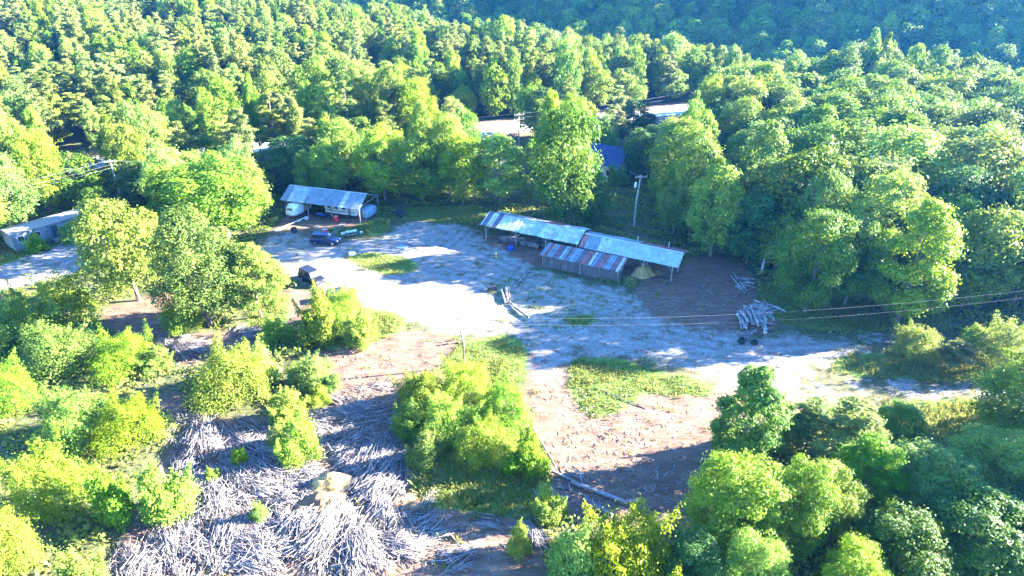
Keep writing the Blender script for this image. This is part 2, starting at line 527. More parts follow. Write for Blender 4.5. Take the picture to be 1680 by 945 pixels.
gx = axis(-95, 80, 0.4, -800, 800)
gy = axis(26, 130, 0.4, -60, 900)
GX, GY = np.meshgrid(gx, gy)
def cover(polys, blur=14):
    m = np.zeros(GX.shape, bool)
    for p in polys: m |= inside(GX, GY, p)
    m = m.astype(float)
    for _ in range(blur):
        q = np.pad(m, 1, mode='edge')
        m = (q[:-2, 1:-1] + q[2:, 1:-1] + q[1:-1, :-2] + q[1:-1, 2:] + 2 * q[1:-1, 1:-1]) / 6
    return m
c_gravel = cover(GRAVEL, 34)
c_dirt = cover(DIRT, 26)
c_grass = cover(GRASS)
c_weed = cover([poly([(780, 450), (880, 440), (1000, 480), (1010, 540), (880, 545), (820, 520)])])
c_grass = np.maximum(c_grass, 0.22 + 0.17 * c_weed)
rd = road_dist(GX, GY)
RUTS = [[(880, 640), (960, 715), (1070, 800)], [(930, 640), (1010, 700), (1130, 770)], [(430, 425), (600, 460), (760, 470), (900, 560), (1060, 598), (1300, 612), (1560, 640)],
        [(560, 490), (760, 440), (1000, 525), (1240, 572), (1500, 552)], [(600, 660), (700, 580), (800, 515), (860, 440)], [(480, 400), (640, 402), (760, 420), (850, 455)], [(990, 470), (1130, 500), (1200, 430)],
        [(-200, 480), (40, 445), (150, 410), (200, 330)], [(1010, 520), (1100, 470), (1180, 480)], [(540, 600), (640, 560), (760, 540)], [(760, 380), (700, 430), (620, 480)]]
c_rut = np.zeros(GX.shape)
for line in RUTS:
    w = np.array([at(*p)[:2] for p in line])
    q = np.concatenate([w[:1] * 2 - w[1:2], w, w[-1:] * 2 - w[-2:-1]])
    cv = np.concatenate([[0.5 * ((2 * q[i]) + (-q[i - 1] + q[i + 1]) * t + (2 * q[i - 1] - 5 * q[i] + 4 * q[i + 1] - q[i + 2]) * t * t + (-q[i - 1] + 3 * q[i] - 3 * q[i + 1] + q[i + 2]) * t ** 3) for t in np.linspace(0, 1, 9)[:-1]] for i in range(1, len(q) - 2)] + [w[-1:]])
    d = np.full(GX.shape, 1e9)
    for (ax_, ay_), (bx_, by_) in zip(cv, cv[1:]):
        ux, uy = bx_ - ax_, by_ - ay_
        tt = np.clip(((GX - ax_) * ux + (GY - ay_) * uy) / (ux * ux + uy * uy), 0, 1)
        d = np.minimum(d, np.hypot(GX - ax_ - tt * ux, GY - ay_ - tt * uy))
    for k_ in (0.85, 2.6):
        c_rut = np.maximum(c_rut, np.exp(-((d - k_) / 0.32) ** 2) * (1.0 if k_ < 1 else 0.6))
c_dirt = np.maximum(c_dirt, sstep(11, 8, rd))
c_gravel = np.maximum(c_gravel, sstep(9, 6, rd))
rng = np.random.default_rng(7)
bumps = rng.normal(size=GX.shape)
for _ in range(10):
    q = np.pad(bumps, 1, mode='edge')
    bumps = (q[:-2, 1:-1] + q[2:, 1:-1] + q[1:-1, :-2] + q[1:-1, 2:] + 2 * q[1:-1, 1:-1]) / 6
bumps = bumps / bumps.std() * 0.045 * (1 - 0.75 * c_gravel)
GZ = terrain(GX, GY) + bumps - 0.05 - 0.05 * c_rut
ny, nx = GX.shape
idx = np.arange(ny * nx).reshape(ny, nx)
gf = np.stack([idx[:-1, :-1].ravel(), idx[:-1, 1:].ravel(), idx[1:, 1:].ravel(), idx[1:, :-1].ravel()], 1)
gcol = np.stack([c_gravel * 0.70, c_grass, c_dirt, c_rut], -1).reshape(-1, 4)
gv = np.stack([GX, GY, GZ], -1).reshape(-1, 3)

def sheet(name, faces, dz, zoff=None):
    used, inv = np.unique(faces.ravel(), return_inverse=True)
    v = gv[used].copy()
    v[:, 2] += dz
    me = np_mesh(name, v, inv.reshape(-1, 4), M['ground'], smooth=True)
    a = me.color_attributes.new('cover', 'FLOAT_COLOR', 'POINT')
    a.data.foreach_set('color', gcol[used].astype(np.float32).ravel())
    return tag(link(name, me), kind='structure')
sheet('ground', gf, 0)
yard = (c_gravel.ravel()[gf].min(1) > 0.3) & (rd.ravel()[gf[:, 0]] > 12)
drv = yard & (gv[gf[:, 0], 0] < -46)
sheet('gravel_yard', gf[yard & ~drv], 0.006)
sheet('gravel_driveway', gf[drv], 0.006)
dirtm = (c_dirt.ravel()[gf].min(1) > 0.55) & ~yard & (rd.ravel()[gf[:, 0]] > 14) & (c_grass.ravel()[gf].max(1) < 0.3)
sheet('dirt_yard', gf[dirtm], 0.006)

# the road beyond the trees
def ribbon(center, w, n=60):
    P = np.array(center, float)
    s = np.concatenate([[0], np.cumsum(np.hypot(*np.diff(P, axis=0).T))])
    t = np.linspace(0, s[-1], n)
    x = np.interp(t, s, P[:, 0]); y = np.interp(t, s, P[:, 1])
    dx = np.gradient(x); dy = np.gradient(y); l = np.hypot(dx, dy)
    nxx, nyy = -dy / l, dx / l
    vs = []; fs = []
    offs = np.linspace(-w / 2, w / 2, 5)
    for i in range(n):
        for o in offs:
            vs.append((x[i] + nxx[i] * o, y[i] + nyy[i] * o, 0))
    for i in range(n - 1):
        for j in range(4):
            fs.append((i * 5 + j, i * 5 + j + 1, (i + 1) * 5 + j + 1, (i + 1) * 5 + j))
    vs = np.array(vs)
    return vs, np.array(fs)
rv, rf = ribbon(ROADC, 8.5)
rv[:, 2] = terrain(rv[:, 0], rv[:, 1]) + 0.14
M['road'] = noisy('pale_sunlit_road', (0.34, 0.33, 0.31), (0.45, 0.44, 0.42), 0.6, 0.9, 0.15)  # colour raised evenly for the blown-out look of direct sun
tag(link('road', np_mesh('road', rv, rf, M['road'])), kind='structure')

# ------------------------------------------------------------------ foliage builders
def rand_dirs(rng, n):
    d = rng.normal(size=(n, 3))
    return d / np.linalg.norm(d, axis=1, keepdims=True)

def leaves(rng, lobes, n, size, flat=1.0, aspect=0.62, up=0.35, cull=True):
    """lobes: k x 5 (x, y, z, r, tone). returns vertices, quads, tone"""
    lobes = np.asarray(lobes, float)
    w = lobes[:, 3] ** 2
    li = rng.choice(len(lobes), n, p=w / w.sum())
    d = rand_dirs(rng, n)
    low = d[:, 2] < -0.15
    d[low & (rng.random(n) < 0.6), 2] *= -1
    rr = lobes[li, 3] * (1.05 - 0.38 * rng.random(n) ** 1.5)
    loose = rng.random(n) < 0.3
    rr = np.where(loose, lobes[li, 3] * (1.0 + 0.75 * rng.random(n) ** 2), rr)
    off = d * rr[:, None]
    off[:, 2] *= flat
    sq = 0.75 + 0.5 * np.random.default_rng(len(lobes)).random((len(lobes), 3))
    off *= sq[li]
    p = lobes[li, :3] + off
    if cull:
        keep = np.ones(n, bool)
        for a in range(0, n, 4000):
            q = p[a:a + 4000]
            dd = ((q[:, None, :] - lobes[None, :, :3]) ** 2).sum(2)
            dd[np.arange(len(q)), li[a:a + 4000]] = 1e9
            keep[a:a + 4000] = (dd > (0.62 * lobes[None, :, 3]) ** 2).all(1)
        p, d, li = p[keep], d[keep], li[keep]
        n = len(p)
    nrm = d * 0.75 + rand_dirs(rng, n) * 0.65 + np.array([0, 0, up])
    nrm /= np.linalg.norm(nrm, axis=1, keepdims=True)
    t = np.cross(nrm, rand_dirs(rng, n))
    t /= np.linalg.norm(t, axis=1, keepdims=True) + 1e-9
    b = np.cross(nrm, t)
    s = size * (0.6 + 0.8 * rng.random(n))[:, None]
    v = np.stack([p - t * s * 0.5, p + b * s * aspect * 0.5 + nrm * s * 0.12, p + t * s * 0.5, p - b * s * aspect * 0.5 + nrm * s * 0.12], 1)
    tone = np.clip(lobes[li, 4] * 0.6 + 0.4 * rng.random(n), 0, 1)
    f = np.arange(n * 4).reshape(n, 4)
    return v.reshape(-1, 3), f, np.repeat(tone, 4)

def oak_lobes(rng, H=14.0, W=10.0, n1=28, base=0.10, nsub=7, point=0.0):
    L = []
    cz = H * (base + (1 - base) * 0.5); rz = H * (1 - base) * 0.5; rx = W / 2
    ph = rng.random() * 6.28
    for i in range(n1):
        f = (i + 0.5) / n1
        z = 1 - 1.9 * f
        a = ph + i * 2.39996 + rng.normal() * 0.25
        z += rng.normal() * 0.1
        z = np.clip(z, -0.95, 0.97)
        h = math.sqrt(max(0.02, 1 - z * z))
        if point:
            h *= (1 - point * (z + 1) / 2) * 1.25
        k = 0.66 * rng.uniform(0.82, 1.18)
        c = np.array([math.cos(a) * h * rx * k, math.sin(a) * h * rx * k, cz + z * rz * 0.78 * rng.uniform(0.93, 1.05)])
        r1 = W * rng.uniform(0.135, 0.205) * (1 - 0.35 * point * (z + 1) / 2)
        out = c - np.array([0, 0, cz - rz * 0.3]); out /= np.linalg.norm(out) + 1e-6
        tone = rng.random()
        L.append((*c, r1 * 0.85, tone))
        for _ in range(nsub):
            d = rand_dirs(rng, 1)[0] * 0.9 + out * 0.65 + np.array([0, 0, 0.2])
            d /= np.linalg.norm(d)
            q = c + d * r1 * rng.uniform(0.7, 1.0)
            L.append((*q, r1 * rng.uniform(0.32, 0.5), np.clip(tone * 0.6 + rng.random() * 0.5, 0, 1)))
    return L

def pine_lobes(rng, H=16.0, W=7.0):
    L = []
    for k in range(9):
        f = k / 8
        z = H * (0.42 + 0.56 * f)
        ln = W * 0.5 * (1 - 0.75 * f ** 1.3) * rng.uniform(0.75, 1.1)
        nb = 5 if k < 6 else 3
        a0 = rng.random() * 6.28
        for i in range(nb):
            if rng.random() < 0.14: continue
            a = a0 + i * 6.283 / nb + rng.normal() * 0.3
            l = ln * rng.uniform(0.6, 1.1)
            for s in (0.55, 0.95):
                L.append((math.cos(a) * l * s, math.sin(a) * l * s, z + 0.12 * l * s + rng.normal() * 0.2, rng.uniform(0.5, 0.85) * (1.15 - 0.45 * f), rng.random()))
    L.append((0, 0, H * 0.98, 0.6, 0.6))
    return L

def shrub_lobes(rng, H=4.0, W=4.5, n1=11):
    L = []
    for i in range(n1):
        a = i * 2.39996 + rng.normal() * 0.3
        rr = W * 0.36 * math.sqrt((i + 0.5) / n1)
        z = H * (0.72 - 0.42 * (rr / (W * 0.36)) ** 2) * rng.uniform(0.5, 1.25)
        rr *= rng.uniform(.7, 1.25)
        c = np.array([math.cos(a) * rr, math.sin(a) * rr, z])
        r1 = W * rng.uniform(0.09, 0.2)
        tone = rng.random()
        L.append((*c, r1, tone))
        L.append((c[0] * 1.1, c[1] * 1.1, z * 0.45, r1 * 1.15, tone * 0.8))
        if rng.random() < 0.75:          # shoots standing out of the crown
            ox, oy = rng.normal(size=2) * r1 * 0.7
            lx, ly = rng.normal(size=2) * 0.35
            for q_ in range(4):
                t_ = 0.25 + 0.28 * q_
                L.append((c[0] * 1.15 + ox + lx * t_ * r1 * 1.6, c[1] * 1.15 + oy + ly * t_ * r1 * 1.6, z + r1 * (0.5 + 1.5 * t_), r1 * (0.42 - 0.085 * q_), rng.random()))
        for _ in range(4):
            d = rand_dirs(rng, 1)[0] + np.array([math.cos(a) * 0.5, math.sin(a) * 0.5, 0.6])
            d /= np.linalg.norm(d)
            q = c + d * r1 * rng.uniform(0.7, 1.1)
            L.append((*q, r1 * rng.uniform(0.3, 0.55), np.clip(tone * 0.6 + rng.random() * 0.5, 0, 1)))
    return L

def trunk_mesh(name, rng, H, r, mat, lobes=None, n_limb=6, lean=0.03, top=0.85):
    mb = MB()
    pts = []; rad = []
    lx, ly = rng.normal() * lean * H, rng.normal() * lean * H
    for k in range(6):
        f = k / 5
        pts.append((lx * f * f + rng.normal() * 0.05 * (k > 0), ly * f * f + rng.normal() * 0.05 * (k > 0), H * top * f - 0.25 * (k == 0)))
        rad.append(r * (1.25 if k == 0 else 1.0) * (1 - 0.82 * f))
    mb.tube(pts, rad, 7)
    if lobes is not None:
        L = np.asarray(lobes)
        big = L[np.argsort(-L[:, 3])][:24]
        for q in big[rng.permutation(len(big))[:n_limb]]:
            f = np.clip(q[2] / H - 0.22, 0.2, 0.75)
            s = Vector((lx * f * f, ly * f * f, H * top * f))
            e = Vector(q[:3])
            mid = (s + e) / 2 + Vector((0, 0, -0.3))
            mb.tube([s, mid, e], [r * 0.42 * (1 - 0.5 * f), r * 0.28, r * 0.09], 5)
    return mb.mesh(name, mat)

# kinds of tree: for each, a few crowns at three finenesses
KIND = {}
def reg(kind, mat, bark, H, W, lobes_fn, n_var, counts, sizes, trunk_r, seed, flat=1.0, aspect=0.62, limbs=6, top=0.85):
    vs = []
    for v in range(n_var):
        rg = np.random.default_rng(seed + v * 17)
        L = lobes_fn(rg)
        lods = []
        for n, s in zip(counts, sizes):
            a, f, t = leaves(rg, L, n, s, flat, aspect)
            lods.append(np_mesh(kind + '_crown', a, f, mat, t))
        tm = trunk_mesh(kind + '_trunk', rg, H, trunk_r, bark, L, limbs, top=top)
        vs.append((lods, tm))
    a = np.empty(len(vs[0][0][0].vertices) * 3, np.float32)
    vs[0][0][0].vertices.foreach_get('co', a); a = a.reshape(-1, 3)
    W = 2 * float(np.percentile(np.hypot(a[:, 0], a[:, 1]), 95)); H = float(np.percentile(a[:, 2], 99.3))
    KIND[kind] = dict(H=H, W=W, var=vs)

reg('broadleaf', M['oak'], M['bark'], 14, 10, lambda g: oak_lobes(g), 5, (44000, 22000, 8000), (0.24, 0.33, 0.54), 0.24, 11)
reg('poplar', M['poplar'], M['bark'], 16, 8, lambda g: oak_lobes(g, 16, 8, 28, 0.06, 7, 0.5), 3, (44000, 22000, 8000), (0.23, 0.32, 0.52), 0.22, 211)
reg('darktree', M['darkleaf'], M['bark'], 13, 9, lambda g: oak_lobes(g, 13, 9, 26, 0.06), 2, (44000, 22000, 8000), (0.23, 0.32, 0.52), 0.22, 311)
reg('pine', M['pine'], M['palebark'], 16, 7, lambda g: pine_lobes(g), 4, (15000, 11000, 5500), (0.40, 0.42, 0.58), 0.17, 411, 0.5, 0.3, 9, 0.98)
reg('shrub', M['shrub'], M['bark'], 4, 4.5, lambda g: shrub_lobes(g), 5, (15000, 6000, 2000), (0.185, 0.29, 0.55), 0.07, 511, limbs=8, top=0.6)

reg('column', M['oak'], M['bark'], 14, 6, lambda g: oak_lobes(g, 14, 6, 34, 0.02, 7, 0.4), 1, (40000, 14000, 5000), (0.22, 0.36, 0.6), 0.2, 711)
reg('bigshrub', M['shrub'], M['bark'], 6, 9, lambda g: shrub_lobes(g, 6, 9, 22), 3, (42000, 14000, 4000), (0.19, 0.30, 0.55), 0.09, 611, limbs=12, top=0.6)
PARTS = {'bigshrub': ('foliage', 'stem'), 'shrub': ('foliage', 'stem')}
NAMES = {'broadleaf': 'broadleaf_tree', 'poplar': 'poplar_tree', 'darktree': 'dark_leaved_tree', 'pine': 'pine_tree', 'shrub': 'shrub', 'bigshrub': 'shrub', 'column': 'dark_leaved_tree'}
PLACED = []
rt = random.Random(5)
def plant(kind, x, y, h, w, label, cat, group=None, lod=None, var=None, z=None):
    if kind == 'shrub' and w > 5.2: kind = 'bigshrub'
    K = KIND[kind]
    z = tz(x, y) if z is None else z
    d = math.dist((x, y, z + h * 0.6), (0, 0, CH))
    if lod is None: lod = 0 if d < 98 else (1 if d < 190 else 2)
    lods, tm = K['var'][rt.randrange(len(K['var'])) if var is None else var]
    r = thing(NAMES[kind], label, cat, (x, y, z), rt.uniform(0, 6.28), group)
    r.scale = (w / K['W'], w / K['W'], h / K['H'])
    cn, tn = PARTS.get(kind, ('crown', 'trunk'))
    link(tn, tm, r)
    link(cn, lods[lod], r)
    PLACED.append((x, y, w))
    return r

def plant_px(kind, px, by, ty, wpx, label, cat=None, group=None, **k):
    """base at photo point (px, by), top at height ty, crown wpx wide"""
    p = at(px, by)
    zz = tz(p.x, p.y)
    f = p.y * math.cos(CP) + CH * math.sin(CP)
    w = wpx / CF * f * 0.88
    h = max(1.0, zat(p.y + 0.05 * w, ty) - zz)
    return plant(kind, p.x, p.y, h, w, label, cat or ('shrub' if kind == 'shrub' else 'tree'), group, **k)

# ---- trees that stand out in the photograph
B, PO, DK, PI_, SH = 'broadleaf', 'poplar', 'darktree', 'pine', 'shrub'
TREES = [
    (B, 228, 492, 328, 138, 'rounded bright green tree standing between the gravel driveway and shaded dirt patch'),
    (B, 345, 532, 350, 150, 'large bright tree with tall crown left of the black parked vehicle'),
    (PO, 428, 520, 405, 105, 'shorter bright tree leaning against the large tree beside the black vehicle'),
    (B, 378, 398, 258, 165, 'broad pale green tree overhanging the left end of the metal roofed shelter'),
    (DK, 486, 312, 220, 95, 'dark leaved tree directly behind the left shelter roof and small crossarm pole'),
    (B, 22, 384, 258, 118, 'big bright tree at the left edge beside the white mobile home'),
    (B, -40, 410, 262, 150, 'tall bright tree cut by the left picture edge near the mobile home'),
    (DK, 172, 388, 305, 60, 'added dark narrow tree shading the right end of the white mobile home'),  # tree added to throw shade over the mobile home
    (SH, 62, 412, 384, 44, 'small dark shrub before the middle of the white mobile home'),
    (SH, 118, 398, 368, 40, 'small shrub before the right half of the white mobile home'),
    (SH, 115, 522, 455, 115, 'dark rounded shrub at the edge of the gravel driveway'),
    (DK, 255, 345, 262, 110, 'dark tree beside the back lane behind the mobile home wires'),
    (B, 140, 335, 250, 110, 'shaded tree behind the mobile home roof'),
    (B, 925, 372, 172, 125, 'tallest pale green tree behind the long patchwork roofed shelter'),
    (DK, 968, 366, 284, 80, 'smaller dark green tree in front of the blue roofed house'),
    (PO, 822, 335, 222, 95, 'pointed bright tree behind the left end of the long shelter'),
    (B, 760, 335, 225, 90, 'bright crowned tree in the row behind the grass strip, second from the pointed tree'),
    (B, 695, 332, 228, 95, 'rounded tree in the middle of the row behind the grass strip'),
    (B, 632, 328, 212, 100, 'tree in the row just right of the metal roofed shelter'),
    (B, 565, 312, 200, 95, 'wide tree rising behind the metal shelter roof'),
    (PO, 908, 250, 165, 66, 'dark rounded tree beside the utility pole on the road'),
    (DK, 1040, 235, 165, 75, 'grey green tree in front of the bright road section'),
    (DK, 1041, 294, 212, 54, 'dark tree touching the right side of the blue roofed house'),
    (B, 1112, 352, 212, 135, 'large tree right behind the utility pole with transformer'),
    (B, 1165, 420, 275, 105, 'tree at the far edge of the dirt yard behind the red rusted roof end'),
    (SH, 1012, 302, 264, 42, 'dark bush before the white wall of the blue roofed house'),
    (PO, 1230, 405, 208, 95, 'tall irregular bright tree above the dead snag'),
    (DK, 1225, 432, 320, 100, 'dark tree behind the bare dead snag'),
    (B, 1320, 512, 352, 145, 'big round tree right of the dead snag with sunlit top'),
    (B, 1385, 500, 362, 110, 'round topped tree between the snag tree and the pyramid shaped tree'),
    (PO, 1472, 528, 336, 135, 'pyramid shaped dense tree at the edge of the right woods'),
    (B, 1575, 505, 345, 130, 'tree right of the pyramid shaped tree behind the roadside grass'),
    (B, 1660, 500, 330, 150, 'tall tree on the right edge above the two crossing wires'),
    (B, 1310, 420, 245, 170, 'broad shaded tree in the right woods above the dead snag'),
    (B, 1440, 395, 215, 200, 'very wide crowned oak in the middle of the right woods'),
    (B, 1580, 420, 225, 190, 'wide crowned tree in the right woods near the picture edge'),
    ('column', 1213, 768, 606, 118, 'tall dark columnar tree at the corner of the dirt clearing'),
    (SH, 1275, 730, 660, 85, 'bright bushy growth hugging the right side of the columnar tree'),
    (B, 1190, 905, 752, 175, 'large tree below the columnar tree, overlapping the dirt clearing'),
    (B, 1285, 905, 765, 130, 'dense tree below the columnar tree on its right'),
    (B, 1225, 1000, 885, 120, 'bright topped tree at the bottom edge below the columnar tree'),
    (B, 1375, 1030, 905, 125, 'yellow green treetop cut by the bottom picture edge'),
    (SH, 1030, 965, 850, 190, 'wide low dark thicket shrub at the bottom centre edge'),
    (SH, 930, 975, 870, 110, 'shrub at the bottom edge beside the small slab pile'),
    (PI_, 1375, 770, 655, 115, 'feathery pale pine at the edge of the lawn'),
    (PI_, 1320, 740, 655, 90, 'small pale pine beside the columnar tree'),
    (PO, 1460, 745, 665, 80, 'small dark evergreen between pale pines and lawn'),
    (PO, 1400, 850, 725, 125, 'soft pointed tree in the lower right thicket'),
    (B, 1500, 860, 740, 150, 'leafy tree in the heart of the lower right thicket'),
    (B, 1600, 850, 715, 160, 'sunlit tree in the lower right thicket near the picture edge'),
    (B, 1648, 725, 580, 160, 'tall airy tree on the right edge beside the lawn'),
    (B, 1340, 890, 765, 110, 'shaded tree in the hollow between bright treetops'),
    (DK, 1570, 945, 810, 190, 'dark shaded tree near the bottom right corner'),
    (DK, 1450, 965, 845, 170, 'dark shaded tree at the bottom edge right of the yellow green treetop'),
    (DK, 1690, 930, 790, 180, 'dark tree filling the bottom right corner'),
    (DK, 1130, 975, 880, 120, 'dark thicket tree at the bottom edge below the dirt clearing'),
    (SH, 1497, 582, 535, 95, 'rounded bright shrub on the grass between the two tracks'),
    (PI_, 1562, 606, 560, 62, 'little spiky conifer on the grass between the two tracks'),
    (SH, 1640, 602, 525, 110, 'pale branching shrub near the right edge above the track'),
    (SH, 1600, 575, 535, 70, 'low shrub between the conifer and the pale branching shrub'),
    (SH, 525, 560, 470, 75, 'upright bright shrub just below the black parked vehicle'),
    (SH, 566, 535, 472, 88, 'upright shrub hiding the low dark vehicle'),
    (SH, 590, 562, 515, 75, 'low grassy shrub on the edge of the pink dirt'),
    (SH, 690, 668, 612, 100, 'bright shrub on the upper left of the central thicket'),
    (SH, 768, 655, 596, 115, 'bright shrub at the top of the central thicket by the bare pole'),
    (SH, 735, 702, 642, 115, 'rounded shrub in the middle of the central thicket'),
    (SH, 825, 700, 640, 125, 'bright shrub on the upper right of the central thicket'),
    (SH, 672, 712, 662, 75, 'low shrub on the left flank of the central thicket facing the slab heap'),
    (SH, 790, 745, 684, 120, 'pale rounded shrub at the lower middle of the central thicket'),
    (SH, 866, 772, 715, 80, 'yellow green shrub at the lower right tip of the central thicket'),
    (SH, 495, 748, 688, 92, 'lone bright shrub growing among the grey slabs'),
    (SH, 425, 852, 824, 36, 'tiny sapling growing out of the slab heap'),
    (SH, 285, 845, 764, 110, 'rounded bright bush at the left edge of the slab heap'),
    (SH, 195, 850, 762, 80, 'leafy bush just left of the rounded bright bush by the slab heap'),
    (SH, 100, 835, 738, 130, 'big yellow green bush in the lower left corner thicket'),
    (SH, 125, 728, 640, 140, 'bright bush in the left thicket above the big yellow green bush'),
    (SH, 215, 722, 655, 125, 'bush in the left thicket nearest the slab heap top'),
    (SH, 385, 655, 565, 135, 'tall bright bush above the slab heap beside the small board pile'),
    (SH, 430, 625, 570, 75, 'bush right of the small board pile'),
    (SH, 470, 690, 640, 80, 'low yellow green bush on the slope above the slabs'),
    (SH, 525, 660, 635, 50, 'small yellow bush by the fallen log'),
    (SH, 510, 632, 590, 80, 'pale weedy bush on the pink dirt'),
    (SH, 110, 600, 528, 155, 'large sunlit bush near the left edge below the dark shrub'),
    (SH, 205, 605, 550, 120, 'sunlit bush beside the shaded dirt patch'),
    (SH, 15, 565, 502, 110, 'bright bush at the left edge below the driveway'),
    (SH, 25, 665, 592, 110, 'bush at the left edge in the middle of the thicket'),
    (SH, 255, 605, 570, 70, 'small bush left of the weathered board pile'),
    (SH, 300, 540, 490, 80, 'shrub at the foot of the large twin crowned tree'),
    (SH, 455, 560, 520, 60, 'shrub between the twin crowned tree and the pink dirt'),
    (SH, 853, 905, 862, 52, 'slim leafy sapling beside the small slab pile'),
    (SH, 900, 850, 800, 70, 'low green shrub above the two long fallen logs'),
    (SH, 20, 930, 850, 130, 'dark bush in the bottom left corner'),
    (SH, 150, 975, 905, 90, 'yellow green bush cut by the bottom edge left of the slab heap'),
    (SH, 395, 760, 735, 35, 'small green clump on the slab heap'),
    (SH, 60, 560, 480, 60, 'small bush beside the roadside grass at left'),
    (SH, 700, 760, 705, 70, 'low bush where the central thicket meets the rough grass slope'),
    (SH, 455, 735, 700, 40, 'small yellow tuft bush on the upper slab heap left of the lone bush'),
    (SH, 545, 640, 610, 40, 'tiny yellow bush on pink dirt above the fallen log'),
    (SH, 350, 786, 766, 32, 'tiny sapling between the lone bush and the rounded bush by the slab heap'),
]
for t in TREES:
    plant_px(*t[:5], t[5])

# ------------------------------------------------------------------ forest
def near_any(x, y, k):
    for a, b, w in PLACED:
        if (a - x) ** 2 + (b - y) ** 2 < (k * w) ** 2: return True
    return False

OPEN = [poly(p) for p in (
    [(-400, 560), (-260, 430), (0, 415), (60, 395), (150, 360), (185, 330), (195, 300), (218, 300), (215, 350), (210, 400), (300, 470), (415, 400), (440, 345), (460, 330), (640, 330), (800, 330), (900, 360), (1110, 400), (1240, 405), (1250, 450), (1300, 495),
     (1560, 490), (1680, 500), (1900, 520), (1900, 800), (1340, 690), (1180, 760), (1120, 860), (880, 860), (860, 1100), (-400, 1100)],
)]
rg = np.random.default_rng(99)
cand = []
step = 5.3
for gy_ in np.arange(96, 620, step):
    for gx_ in np.arange(-420, 560, step):
        x = gx_ + rg.uniform(-4.5, 4.5); y = gy_ + rg.uniform(-4.5, 4.5)
        cand.append((x, y))
for gy_ in np.arange(34, 96, step):           # woods left and right of the frame and along its edges
    for gx_ in np.arange(-150, 150, step):
        cand.append((gx_ + rg.uniform(-3, 3), gy_ + rg.uniform(-3, 3)))
# things the photograph shows clear of the trees: (px0, py0, px1, py1, distance along Y)
CLEAR = [(1022, 286, 1062, 365, 104), (974, 240, 1012, 285, 131), (786, 196, 826, 222, 175), (1040, 172, 1112, 192, 188), (834, 184, 868, 230, 159), (70, 262, 112, 285, 138), (175, 318, 205, 345, 117), (445, 256, 460, 285, 126)]
def hides(x, y, h, w):
    z = tz(x, y)
    ax, ty, f = proj(x, y, z + h)
    _, by, _ = proj(x, y, z + h * .15)
    hw = .5 * w / f * CF
    for a, b, c, d, far in CLEAR:
        if y < far - 1 and ax + hw > a and ax - hw < c and ty < d and by > b: return True
    return False
near_f, far_f, ridge_f = [], [], []
for x, y in cand:
    e = edge_dist(x, y)
    if e > 330: continue
    z = tz(x, y)
    px, py, f = proj(x, y, z + 8)
    if f < 10: continue
    vis = -70 < px < 1750 and -60 < py < 1050
    shade = px >= 1700 and px < 2500 and y > 70 + (x - 60) * 0.22 and e < 60      # woods to the right that shade the yard
    if not (vis or (-300 < px < 1900 and -350 < py < 1050 and y > 100) or shade): continue
    if bool(inside(np.array([x]), np.array([y]), OPEN[0])[0]): continue
    if float(road_dist(np.array([x]), np.array([y]))[0]) < 8.5: continue
    if math.hypot(x - 20, y - 133) < 9 or math.hypot(x + 77, y - 100) < 8: continue
    # a clear view over low brush to the road where the photograph shows it
    if (-16 < x < 2 and 150 < y < 172) or (34 < x < 52 and 165 < y < 189): continue
    if near_any(x, y, 0.42): continue
    if y < 96 and not shade and not (x > 40 and y > 74): continue
    if rg.random() < 0.10: continue
    gap = math.sin(x * 0.115 + 1.7 * math.sin(y * 0.06)) * math.sin(y * 0.13 + 0.8 * math.sin(x * 0.05))
    if gap < -0.45 and e < 40 and rg.random() < 0.6: continue
    # kind by place
    left = 1 / (1 + math.exp((x + 10) / 25))
    u = rg.random()
    if e > 45: kind, h, w = (B if u < 0.75 else PO), rg.uniform(11, 25), rg.uniform(9, 18)
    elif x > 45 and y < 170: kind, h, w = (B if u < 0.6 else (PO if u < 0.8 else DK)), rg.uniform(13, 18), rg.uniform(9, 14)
    elif u < 0.45 * left + 0.06 and y > 120: kind, h, w = PI_, rg.uniform(10, 18), rg.uniform(4.5, 7.5)
    elif u < 0.75: kind, h, w = B, rg.uniform(8, 17), rg.uniform(5.5, 10.5)
    else: kind, h, w = PO, rg.uniform(9, 17), rg.uniform(4, 6.5)
    if e <= 45 and not (x > 45 and y < 170):
        # openings with small trees, and taller clumps
        cl = math.sin(x * 0.062 + 1.0) * math.sin(y * 0.071 + 0.4)
        h *= 1.0 + 0.34 * cl
    if hides(x, y, h, w): continue
    rec = (kind, x, y, h, w)
    if e > 45: ridge_f.append(rec)
    elif vis and f < 1e9 and not shade and -30 < px < 1710 and -20 < py: near_f.append((f, rec))
    else: far_f.append(rec)
for x, y, h in ((58, 41, 17), (63, 45, 16), (68, 42, 18), (61, 37, 15), (72, 47, 18), (66, 51, 14)): far_f.append((B, x, y, h, 9))
near_f.sort(key=lambda r: r[0])
NIND = 212
for f, (kind, x, y, h, w) in near_f[:NIND]:
    if kind == PI_:
        lab, g = 'pale feathery pine crowded among the wooded hillside left of the road', 'pines in the woods behind the yard'
    elif x > 30:
        lab, g = 'leafy tree packed in the right hand woods beyond the dirt yard', 'leafy trees in the woods right of the yard'
    elif kind == PO:
        lab, g = 'slender pointed tree rising among the woods behind the yard', 'slender trees in the woods behind the yard'
    else:
        lab, g = 'round crowned tree in the dense woods behind the yard', 'round crowned trees in the woods behind the yard'
    plant(kind, x, y, h, w, lab, 'tree', g)
for f, rec in near_f[NIND:]: far_f.append(rec)

